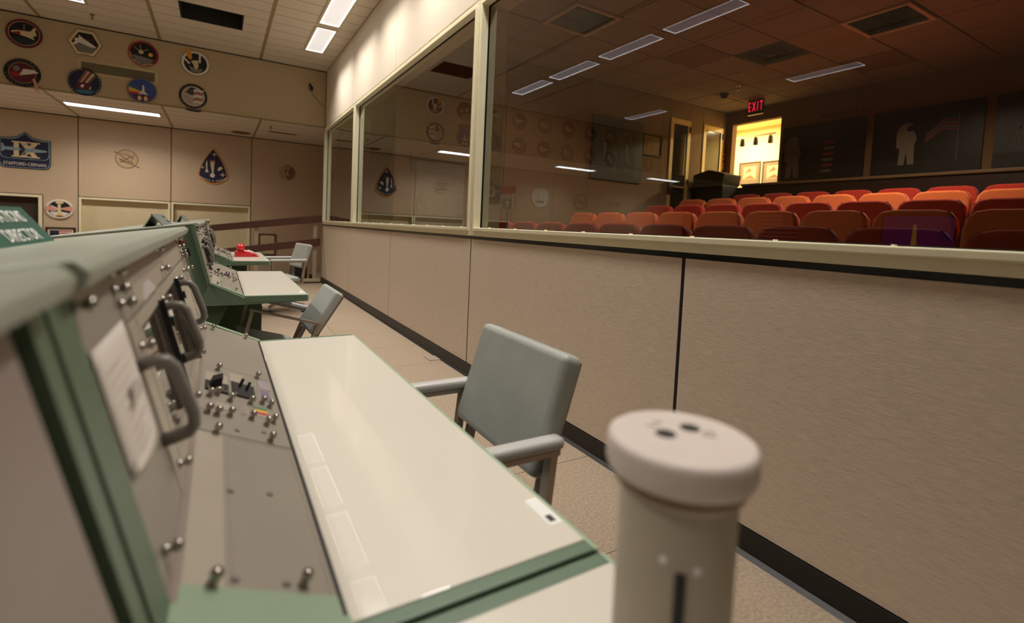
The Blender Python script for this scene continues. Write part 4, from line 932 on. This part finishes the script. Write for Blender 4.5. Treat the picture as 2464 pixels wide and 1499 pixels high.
# rear wall with opening
gw = MB().box(GX, GX + 0.12, -1.2, 4.845, 0.9, GZ + 0.1).box(GX, GX + 0.12, 5.735, GY, 0.9, GZ + 0.1).box(GX, GX + 0.12, 4.845, 5.735, 3.14, GZ + 0.1).build('wall_gallery_rear', mat('gallery_rear_cloth', (128, 98, 66), 0.95)); struct(gw, 'dim rear wall of the gallery with an open doorway')
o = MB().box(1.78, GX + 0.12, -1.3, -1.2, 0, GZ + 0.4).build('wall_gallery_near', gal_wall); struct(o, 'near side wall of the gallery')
gc = MB().box(1.78, GX + 0.12, -1.3, GY, GZ + 0.05, GZ + 0.4).build('ceiling_gallery', black_m); struct(gc, 'tiled ceiling of the viewing gallery')
gt = MB().box(0, 0.594, 0, 0.594, 0, 0.008).mesh('ceiling_tile'); gt.materials.append(mat('gallery_ceiling_tile', (158, 142, 122), 0.95, var=0.05, vscale=30, spec=0.1))
brown_t = mat('stained_tile', (128, 94, 66), 0.9); dark_t = mat('dark_diffuser', (22, 22, 20), 0.15)
special = {}
for i in range(10):
    for j in range(11):
        x = 1.79 + 0.611 * i; y = GY - 0.611 * (j + 1)
        if y < -1.2: continue
        o = link('ceiling_tile', gt, None, gc); o.location = (x, y, GZ)
# things in the gallery ceiling, seen through the glass
def gallery_fill(t, watt, z=-0.02, size=0.5):  # fill lamp added to brighten the gallery; the fixture itself is off
    ld = bpy.data.lights.new('gallery_fill_lamp', 'AREA'); ld.shape = 'SQUARE'; ld.size = size; ld.energy = watt; ld.color = (1.0, 0.80, 0.62); ld.spread = math.radians(150)
    lo = bpy.data.objects.new('lamp', ld); COL.objects.link(lo); lo.parent = t; lo.location = (0, 0, z)
def ceil_fix(u, v, kind, label):
    p = on_z(u, v, GZ); x = 1.79 + 0.611 * (math.floor((p.x - 1.79) / 0.611) + 0.5); y = GY - 0.611 * (math.floor((GY - p.y) / 0.611) + 0.5)
    if kind == 'light':
        t = thing('gallery_ceiling_light', label, 'ceiling light', (x, y, GZ), group='unlit gallery lights with added fill lamps')
        MB().ring(rect(-0.30, 0.30, -0.30, 0.30), rect(-0.262, 0.262, -0.262, 0.262), 'z', -0.016, -0.001).build('frame', mat('light_frame', (226, 210, 186), 0.4), t)
        MB().box(-0.262, 0.262, -0.262, 0.262, -0.005, -0.001).build('diffuser', dark_t, t)
        gallery_fill(t, GALLERY_FILL_W * (0.35 if 'glass' in label else 1.0))
    elif kind == 'vent':
        t = thing('gallery_air_diffuser', label, 'vent', (x, y, GZ))
        MB().box(-0.30, 0.30, -0.30, 0.30, -0.006, -0.001).build('plate', mat('vent_plate', (60, 50, 40), 0.9), t)
        for k in range(4):
            a = 0.24 - 0.055 * k
            MB().ring(rect(-a, a, -a, a), rect(-a + 0.014, a - 0.014, -a + 0.014, a - 0.014), 'z', -0.012 - 0.003 * k, -0.006).build('blade', mat('vent_blade', (40, 34, 28), 0.9), t)
    else:
        t = thing('stained_ceiling_tile', label, 'ceiling tile', (x, y, GZ), group='brown gallery ceiling tiles')
        MB().box(-0.298, 0.298, -0.298, 0.298, -0.004, -0.001).build('face', brown_t, t); MB().box(-0.302, 0.302, -0.302, 0.302, -0.002, -0.0005).build('edge', gal_dark, t)
ceil_fix(1390, 68, 'light', 'unlit square gallery light with a pale rim and added fill lamp near the glass'); ceil_fix(2150, 58, 'light', 'unlit square gallery light with a pale rim and added fill lamp above the murals')
ceil_fix(1895, 125, 'vent', 'dark square air diffuser in the gallery ceiling')
for u, v in ((1405, 241), (1660, 160), (2150, 130), (2330, 165)): ceil_fix(u, v, 'tile', 'brown stained square tile in the gallery ceiling')
for u, v, lab in ((1743, 226, 'smoke detector on the gallery ceiling near the doorway'), (1777, 208, 'small sprinkler on the gallery ceiling near the doorway')):
    p = on_z(u, v, GZ)
    if 'smoke' in lab:
        t = thing('smoke_detector', lab, 'detector', (p.x, p.y, GZ)); MB().lathe([(0.03, -0.07), (0.05, -0.05), (0.055, -0.02), (0.07, -0.015), (0.07, 0)], 18).build('housing', gal_dark, t, smooth=True); MB().lathe([(0.012, -0.078), (0.012, -0.068)], 10).build('lens', alu, t)
    else: sprinkler(p.x, p.y, GZ, lab)
# hanging EXIT sign
ex = thing('exit_sign', 'red lit EXIT sign hanging from the gallery ceiling', 'sign', (7.42, 5.0, GZ), FACE_SIDE)
plate('housing', rect(-0.135, 0.135, -0.235, -0.005), -0.03, 0.0, mat('exit_housing', (60, 44, 30), 0.5), ex, bevel=0.004); plate('canopy', rect(-0.07, 0.07, -0.006, 0.0), -0.05, -0.004, gal_dark, ex)
text('lettering', 'E X I T', 0.215, 0.0, -0.118, 0.0015, mat('exit_red', (255, 20, 50), 0.5, emit=(255, 22, 62), estr=1.3), ex, sx=0.40, ext=0.0012)
plate('lower_lip', rect(-0.13, 0.13, -0.243, -0.232), -0.03, 0.012, cream_m, ex)
# glazed doors in the left wall
for k, (x0, x1, lab) in enumerate(((6.45, 6.94, 'cream framed glazed door beside the framed certificate'), (7.27, 7.81, 'cream framed glazed door beside the lit doorway'))):
    d = sroot('door_%d' % (k + 1), lab, (x0, GY, 0.95 if k else 0.9))
    w_, h_ = x1 - x0, 3.08 - (0.95 if k else 0.9)
    MB().ring(rect(0, w_, 0, h_), rect(0.075, w_ - 0.075, 0.2, h_ - 0.09), 'y', -0.015, 0.018).build('frame', door_fr, d, bevel=0.003)
    MB().box(0.075, w_ - 0.075, 0.0, 0.008, 0.2, h_ - 0.09).build('pane', door_gl, d)
    for z in (0.25, h_ * 0.5, h_ - 0.2): MB().box(w_ - 0.03, w_ - 0.005, -0.03, -0.012, z, z + 0.1).build('hinge', gal_dark, d)
    MB().box(-0.01, 0.085, -0.06, -0.014, h_ * 0.42, h_ * 0.42 + 0.22).build('latch_box', gal_dark, d); MB().box(0.08, w_ - 0.08, -0.05, -0.03, h_ * 0.47, h_ * 0.47 + 0.03).build('push_bar', door_fr, d)
# pictures, plates on the left wall
t = thing('portrait_panel', 'large dark photograph panel of two people in suits on the gallery side wall', 'picture', (5.30, GY - 0.004, 2.40), FACE_BACK)
plate('panel', rect(-0.52, 0.52, -0.48, 0.48), 0, 0.02, mat('portrait_dark', (34, 36, 40), 0.5), t)
for x, s in ((-0.27, 0.9), (0.18, 1.05)):
    plate('suit', sc([(-0.17, -0.42), (-0.16, 0.0), (-0.08, 0.10), (0.08, 0.10), (0.16, 0.0), (0.17, -0.42)], s, x, 0), 0.02, 0.0215, mat('portrait_suit', (20, 21, 24), 0.6), t)
    plate('shirt', sc([(-0.03, 0.09), (0.03, 0.09), (0.015, -0.18), (-0.01, -0.18)], s, x, 0), 0.0215, 0.0222, figd_m, t)
    plate('face', sc(circle(0.085, 20, (0, 0.20), rx=0.062), s, x, 0), 0.0215, 0.0224, mat('portrait_skin', (72, 50, 38), 0.6), t)
    plate('hands', sc(circle(0.03, 12, (0.02, -0.28), rx=0.06), s, x, 0), 0.0215, 0.0224, mat('portrait_skin', (72, 50, 38), 0.6), t)
t = thing('framed_certificate', 'framed pale certificate between the portrait panel and the first door', 'picture', (6.05, GY, 2.56), FACE_BACK)
ringplate('frame', rect(-0.215, 0.215, -0.17, 0.17), rect(-0.195, 0.195, -0.15, 0.15), 0, 0.02, gal_dark, t); plate('sheet', rect(-0.195, 0.195, -0.15, 0.15), 0, 0.006, mat('certificate_buff', (150, 128, 88), 0.8), t)
for k, z in enumerate((2.60, 2.43)):
    t = thing('door_notice', ['white notice plate with dark print beside the second door', 'lower white notice plate with a no-smoking mark beside the second door'][k], 'sign', (7.86, GY, z), FACE_BACK)
    plate('plate', rect(-0.05, 0.05, -0.07, 0.07), 0, 0.004, mat('notice_buff', (216, 178, 120), 0.7), t); plate('header', rect(-0.05, 0.05, 0.045, 0.07), 0.004, 0.0046, mat('notice_red', (160, 60, 40), 0.7), t)
    if k: ringplate('mark', circle(0.03, 20), circle(0.022, 20), 0.004, 0.0046, mat('notice_red', (160, 60, 40), 0.7), t)
    else: plate('print', rect(-0.03, 0.03, -0.04, 0.02), 0.004, 0.0046, brown_t, t)
# closed blind on the side wall near the glass
t = thing('window_blind', 'closed pale slatted blind hanging on the side wall behind the middle window', 'blind', (2.36, GY, 1.93), FACE_BACK)
plate('head_rail', rect(-0.36, 0.36, -0.02, 0.02), 0.0, 0.04, alu, t)
mbs = MB()
for k in range(34): mbs.prism([(-0.03 - 0.0225 * k, 0.012), (-0.05 - 0.0225 * k, 0.022), (-0.05 - 0.0225 * k, 0.0235), (-0.03 - 0.0225 * k, 0.0135)], 'x', -0.35, 0.35)
o = mbs.build('slats', mat('blind_slat', (128, 114, 96), 0.5), t); o['kind'] = 'stuff'
for x in (-0.25, 0.25): MB().tube([(x, -0.02, 0.026), (x, -0.80, 0.026)], 0.0015, 6).build('cord', white_m, t)
# murals on the rear wall
def mural(y0, y1, label, fig):
    yc, w_ = (y0 + y1) / 2, (y0 - y1) / 2
    t = thing('mural_panel', label, 'picture', (GX - 0.004, yc, 2.50), FACE_SIDE, 'dark murals on the gallery rear wall')
    plate('panel', rect(-w_, w_, -0.435, 0.435), 0.0, 0.025, mural_bg, t)
    plate('ground', rect(-w_, w_, -0.435, -0.25), 0.025, 0.026, mat('mural_ground', (24, 22, 20), 0.6), t)
    fig(t)
    return t
suit_pts = [(-0.10, -0.36), (-0.02, -0.36), (0.0, -0.16), (0.03, -0.36), (0.11, -0.36), (0.10, -0.05), (0.13, 0.02), (0.10, 0.13), (0.07, 0.17), (0.06, 0.27), (-0.02, 0.30), (-0.09, 0.26), (-0.14, 0.16), (-0.14, -0.08), (-0.09, -0.10)]
def fig2(t):
    plate('figure', sc(suit_pts, 0.85, -0.18, 0.0), 0.026, 0.028, fig_m, t); plate('visor', circle(0.04, 16, (-0.15, 0.17)), 0.028, 0.0285, mural_bg, t)
    for k in range(5): plate('flag_stripe', [(0.02, 0.07 - 0.025 * k), (0.20, 0.24 - 0.03 * k), (0.34, 0.22 - 0.03 * k), (0.34, 0.205 - 0.03 * k), (0.20, 0.225 - 0.03 * k), (0.02, 0.055 - 0.025 * k)], 0.026, 0.0275, mat('mural_flag_red', (124, 52, 44), 0.6) if k % 2 == 0 else figd_m, t)
    plate('flag_pole', rect(0.345, 0.352, -0.3, 0.32), 0.026, 0.0275, figd_m, t)
def fig1(t):
    plate('figure', sc(suit_pts, 1.0, -0.42, -0.02), 0.026, 0.028, figd_m, t)
    for k in range(6): plate('flag_stripe', rect(0.05 - 0.006 * k, 0.20 - 0.006 * k, 0.10 - 0.085 * k, 0.14 - 0.085 * k), 0.026, 0.0275, mat('mural_flag_red', (124, 52, 44), 0.6) if k % 2 == 0 else figd_m, t)
def fig3(t):
    for a in (0.3, -0.3, 0.0): plate('strut', sc(rect(-0.004, 0.004, -0.2, 0.2), 1, -0.38, 0.02, a), 0.026, 0.0275, figd_m, t)
mural(4.775, 3.575, 'dark mural with a pale figure and a striped flag beside the lit doorway', fig1)
mural(3.48, 2.305, 'dark mural of a white-suited figure beside a flag on a pole', fig2)
mural(2.205, 1.0, 'dark mural with thin pale struts at the end of the rear wall', fig3)
t = thing('wall_caption', 'faint lettering Raising the U.S. flag above the murals', 'lettering', (GX, 4.22, 3.035), FACE_SIDE)
text('lettering', 'Raising the U.S. flag', 0.085, 0, 0, 0.001, mat('caption_grey', (66, 54, 42), 0.8), t, 'LEFT')
# half wall behind the seats
hwl = MB().box(HX, HX + 0.06, -1.2, 5.2, 0.94, 1.985).build('wall_half', wood_blk); struct(hwl, 'dark wooden half wall behind the last row')
MB().box(HX - 0.03, HX + 0.08, -1.2, 5.2, 1.985, 2.022).build('cap', mat('half_wall_cap', (120, 92, 60), 0.4), hwl, bevel=0.004)
MB().box(HX, HX + 0.06, 5.2, GY, 0.94, 1.97).build('end_panel', wood_blk, hwl)
# lectern
lc = thing('lectern', 'black lectern with a sloped top silhouetted against the lit doorway', 'lectern', (7.2, 5.47, 0.94))
MB().box(-0.20, 0.20, -0.27, 0.27, 0.0, 1.03).build('cabinet', black_m, lc, bevel=0.005)
MB().prism([(-0.30, 1.19), (-0.30, 1.21), (0.0, 1.29), (0.30, 1.22), (0.30, 1.03), (-0.27, 1.03)], 'x', -0.22, 0.22).build('top', black_m, lc)
MB().box(-0.24, -0.20, -0.29, 0.29, 1.02, 1.05).build('ledge', wood_blk, lc)

# seats
def make_seat(fab):
    r = thing('theatre_chair', '', 'seat')
    out = [(-0.205, 0.34), (0.205, 0.34), (0.238, 0.50), (0.240, 0.72), (0.226, 0.79), (0.19, 0.835), (0.12, 0.85), (-0.12, 0.85), (-0.19, 0.835), (-0.226, 0.79), (-0.240, 0.72), (-0.238, 0.50)]
    tl = Matrix.Translation((0, 0, 0.34)) @ Matrix.Rotation(math.radians(10), 4, 'Y') @ Matrix.Translation((-0.085, 0, -0.34))
    bk = MB().prism(out, 'x', -0.05, 0.04).build('backrest', fab, r, smooth=True, bevel=0.028, seg=3, mw=tl)
    for s in (-1, 1):
        MB().tube([(-0.035, 0.232 * s, 0.5), (-0.036, 0.233 * s, 0.72), (-0.036, 0.216 * s, 0.795), (-0.034, 0.182 * s, 0.836)], 0.004, 6).build('piping', seat_shell, bk)
    MB().prism([(y * 0.96, z - 0.01) for y, z in out], 'x', 0.038, 0.055).build('back_shell', seat_shell, bk)
    MB().box(-0.52, -0.10, -0.22, 0.22, 0.36, 0.45).build('seat_cushion', fab, r, smooth=True, bevel=0.03, seg=3)
    MB().box(-0.48, -0.08, -0.20, 0.20, 0.33, 0.365).build('seat_pan', seat_shell, r)
    for s in (-1, 1):
        MB().box(-0.42, -0.06, 0.232 * s - 0.016, 0.232 * s + 0.016, 0.56, 0.59).build('armrest', seat_shell, r, bevel=0.008)
        MB().box(-0.30, -0.12, 0.232 * s - 0.012, 0.232 * s + 0.012, 0.0, 0.565).build('standard', seat_shell, r)
    return r
seatO, seatR = make_seat(orange_f), make_seat(redf)
starts = [0.90, 1.237, 1.554, 1.82, 2.03]; counts = [(-1, 9), (-1, 8), (-1, 7), (-1, 7), (-1, 6)]
rl_ = ['dark red theatre seat in the row against the window sill', 'bright orange theatre seat in the second row from the glass', 'red theatre seat in the middle row of the gallery', 'orange-brown theatre seat in the row before the last', 'red theatre seat in the last row before the half wall']
used = {}
for k in range(5):
    src = seatR if k in (0, 2, 4) else seatO
    for q in range(counts[k][0], counts[k][1]):
        y = starts[k] + 0.5 * q + 0.25
        if y > 5.35: continue
        s = src if src.name not in used else copy_tree(src)
        used[src.name] = 1
        s.location = (rowX[k], y, rowT[k] - 0.85); s['label'] = rl_[k]; s['group'] = 'gallery seats, row %s from the glass' % ('one', 'two', 'three', 'four', 'five')[k]

# sign on a post just behind the glass
p = on_x(1222, 455, 2.18)
t = thing('post_sign', 'sign on a post with a red header and a running-figure exit mark', 'sign', (2.18, p.y, 0.18), FACE_SIDE)
plate('post', rect(-0.012, 0.012, 0.0, 1.2), -0.012, 0.0, alu, t); plate('foot', circle(0.14, 24), -0.001, 0.001, steel, t, mw=Matrix.Translation((0, 0.01, 0)) @ Matrix.Rotation(PI / 2, 4, 'X'))
plate('board', rect(-0.145, 0.145, 1.20, 1.43), -0.006, 0.004, mat('sign_pale', (176, 160, 150), 0.6), t); plate('header', rect(-0.145, 0.145, 1.36, 1.43), 0.004, 0.005, mat('sign_red', (170, 70, 52), 0.6), t)
plate('mark_field', rect(-0.085, 0.085, 1.215, 1.315), 0.004, 0.005, mat('sign_olive', (96, 92, 70), 0.6), t); plate('running_figure', [(-0.03, 1.22), (0.0, 1.255), (-0.01, 1.285), (-0.04, 1.275), (0.0, 1.295), (0.03, 1.29), (0.045, 1.265), (0.02, 1.275), (0.015, 1.255), (0.03, 1.235), (0.03, 1.22), (0.01, 1.245)], 0.005, 0.006, white_m, t)
plate('figure_head', circle(0.009, 12, (0.018, 1.305)), 0.005, 0.006, white_m, t)
for z in (1.335, 1.35): plate('print_line', rect(-0.06, 0.06, z - 0.004, z + 0.004), 0.004, 0.0048, ink_grey, t)

t.scale = (0.9, 0.9, 0.9)
# lit room beyond the doorway
yr = MB().box(9.9, 10.0, 3.6, 7.4, 0.9, 3.5).box(GX + 0.12, 10.0, 7.3, 7.4, 0.9, 3.5).box(GX + 0.12, 10.0, 3.6, 3.7, 0.9, 3.5).build('wall_bright_room', yellow_m); struct(yr, 'bright yellow room seen through the gallery doorway')
o = MB().box(GX + 0.1, 10.0, 3.6, 7.4, 3.5, 3.6).build('ceiling_bright_room', yellow_m); struct(o, 'ceiling of the bright yellow room')
o = MB().box(GX + 0.1, 10.0, 3.6, 7.4, 0.95, 1.05).build('floor_bright_room', carpet_m); struct(o, 'floor of the bright yellow room')
tk = thing('track_light', 'black track light with three spot heads in the bright yellow room', 'track light', (9.1, 5.9, 3.42))
a = on_x(1782, 333, 9.1); b = on_x(1868, 320, 9.1)
MB().box(-0.015, 0.015, b.y - 5.9, a.y - 5.9 + 0.3, a.z - 3.42 - 0.01, a.z - 3.42 + 0.02).build('track', mat('track_cream', (190, 150, 84), 0.5), tk)
for u, v in ((1786, 342), (1818, 338), (1854, 333)):
    q = on_x(u, v, 9.1)
    hd_ = MB().tube([(0, q.y - 5.9, q.z - 3.42 + 0.06), (0.02, q.y - 5.9 + 0.01, q.z - 3.42), (0.05, q.y - 5.9 + 0.03, q.z - 3.42 - 0.07)], [0.035, 0.045, 0.05], 12).build('spot_head', black_m, tk)
    MB().tube([(0, q.y - 5.9, a.z - 3.42), (0, q.y - 5.9, q.z - 3.42 + 0.06)], 0.008, 6).build('bracket', black_m, hd_)
for k, (u, v) in enumerate(((1804, 417), (1862, 414))):
    q = on_x(u, v, 9.9)
    t = thing('wall_picture', ['framed engraving on the yellow wall beyond the doorway', 'framed print catching the glare at the doorway edge'][k], 'picture', (9.9, q.y, q.z), FACE_SIDE)
    ringplate('frame', rect(-0.25, 0.25, -0.24, 0.24), rect(-0.23, 0.23, -0.22, 0.22), 0, 0.025, mat('frame_taupe', (84, 70, 50), 0.5), t)
    plate('mat_board', rect(-0.23, 0.23, -0.22, 0.22), 0, 0.008, mat('mat_taupe', (122, 102, 76), 0.7), t); plate('print', rect(-0.15, 0.15, -0.13, 0.14), 0.008, 0.009, mat('print_cream', (176, 156, 116), 0.7), t)
    plate('print_dark', [(-0.14, -0.12), (0.02, -0.04), (0.14, -0.12)], 0.009, 0.0095, brown_t, t); plate('print_dark', [(-0.12, 0.0), (0.0, 0.12), (0.05, 0.04)], 0.009, 0.0095, brown_t, t)
for k, (x, y) in enumerate(((9.0, 6.6), (9.2, 4.6))):
    t = thing('ceiling_lamp', ['warm ceiling lamp of the bright room over the pictures', 'warm ceiling lamp of the bright room near the doorway side'][k], 'ceiling light', (x, y, 3.5))
    MB().lathe([(0.12, -0.03), (0.14, 0.0)], 24).build('shade', mat('lamp_warm', (255, 240, 200), 0.4, emit=(255, 226, 160), estr=3.0), t)
    ld = bpy.data.lights.new('bright_room_lamp', 'AREA'); ld.shape = 'DISK'; ld.size = 0.3; ld.energy = TRACK_W; ld.color = (1.0, 0.84, 0.56)
    lo = bpy.data.objects.new('lamp', ld); COL.objects.link(lo); lo.parent = t; lo.location = (0, 0, -0.04)
# dark room behind the end pane
o = MB().box(1.78, 4.2, 9.33, 9.43, 0, 3.8).box(4.2, 4.3, GY + 0.14, 9.43, 0, 3.8).box(1.78, 4.2, GY + 0.14, 9.43, 3.2, 3.3).box(1.78, 4.2, GY + 0.14, 9.43, -0.1, 0.18).build('wall_side_room', gal_wall); struct(o, 'dim side room behind the end pane')

# ------------------------------------------------------------------ far front of the control room, mirrored in the glass
sc_ = thing('display_screen', 'tall lit blue display board with a rocket picture at the front of the room', 'screen', (XF + 0.01, 5.2, 1.35), (PI / 2, 0, PI / 2))
plate('frame', rect(-0.75, 0.75, -0.55, 0.55), 0, 0.03, black_m, sc_)
plate('screen', rect(-0.7, 0.7, -0.5, 0.5), 0.03, 0.034, mat('screen_blue', (30, 30, 80), 0.4, emit=(70, 60, 190), estr=0.18), sc_)
plate('rocket_glow', [(-0.02, -0.4), (0.12, -0.4), (0.08, 0.3), (0.02, 0.3)], 0.034, 0.036, mat('screen_gold', (200, 150, 60), 0.4, emit=(230, 170, 70), estr=0.6), sc_)
plate('smoke_glow', rect(-0.15, 0.22, -0.5, -0.3), 0.034, 0.0355, mat('screen_pale', (140, 150, 230), 0.4, emit=(150, 160, 255), estr=1.4), sc_)
flag('wall_flag', 'stars and stripes flag on the far front wall', XF + 0.01, 1.6, 8.6, 1.2, 0.8, (PI / 2, 0, PI / 2), False).location = (XF + 0.01, 8.6, 1.55)
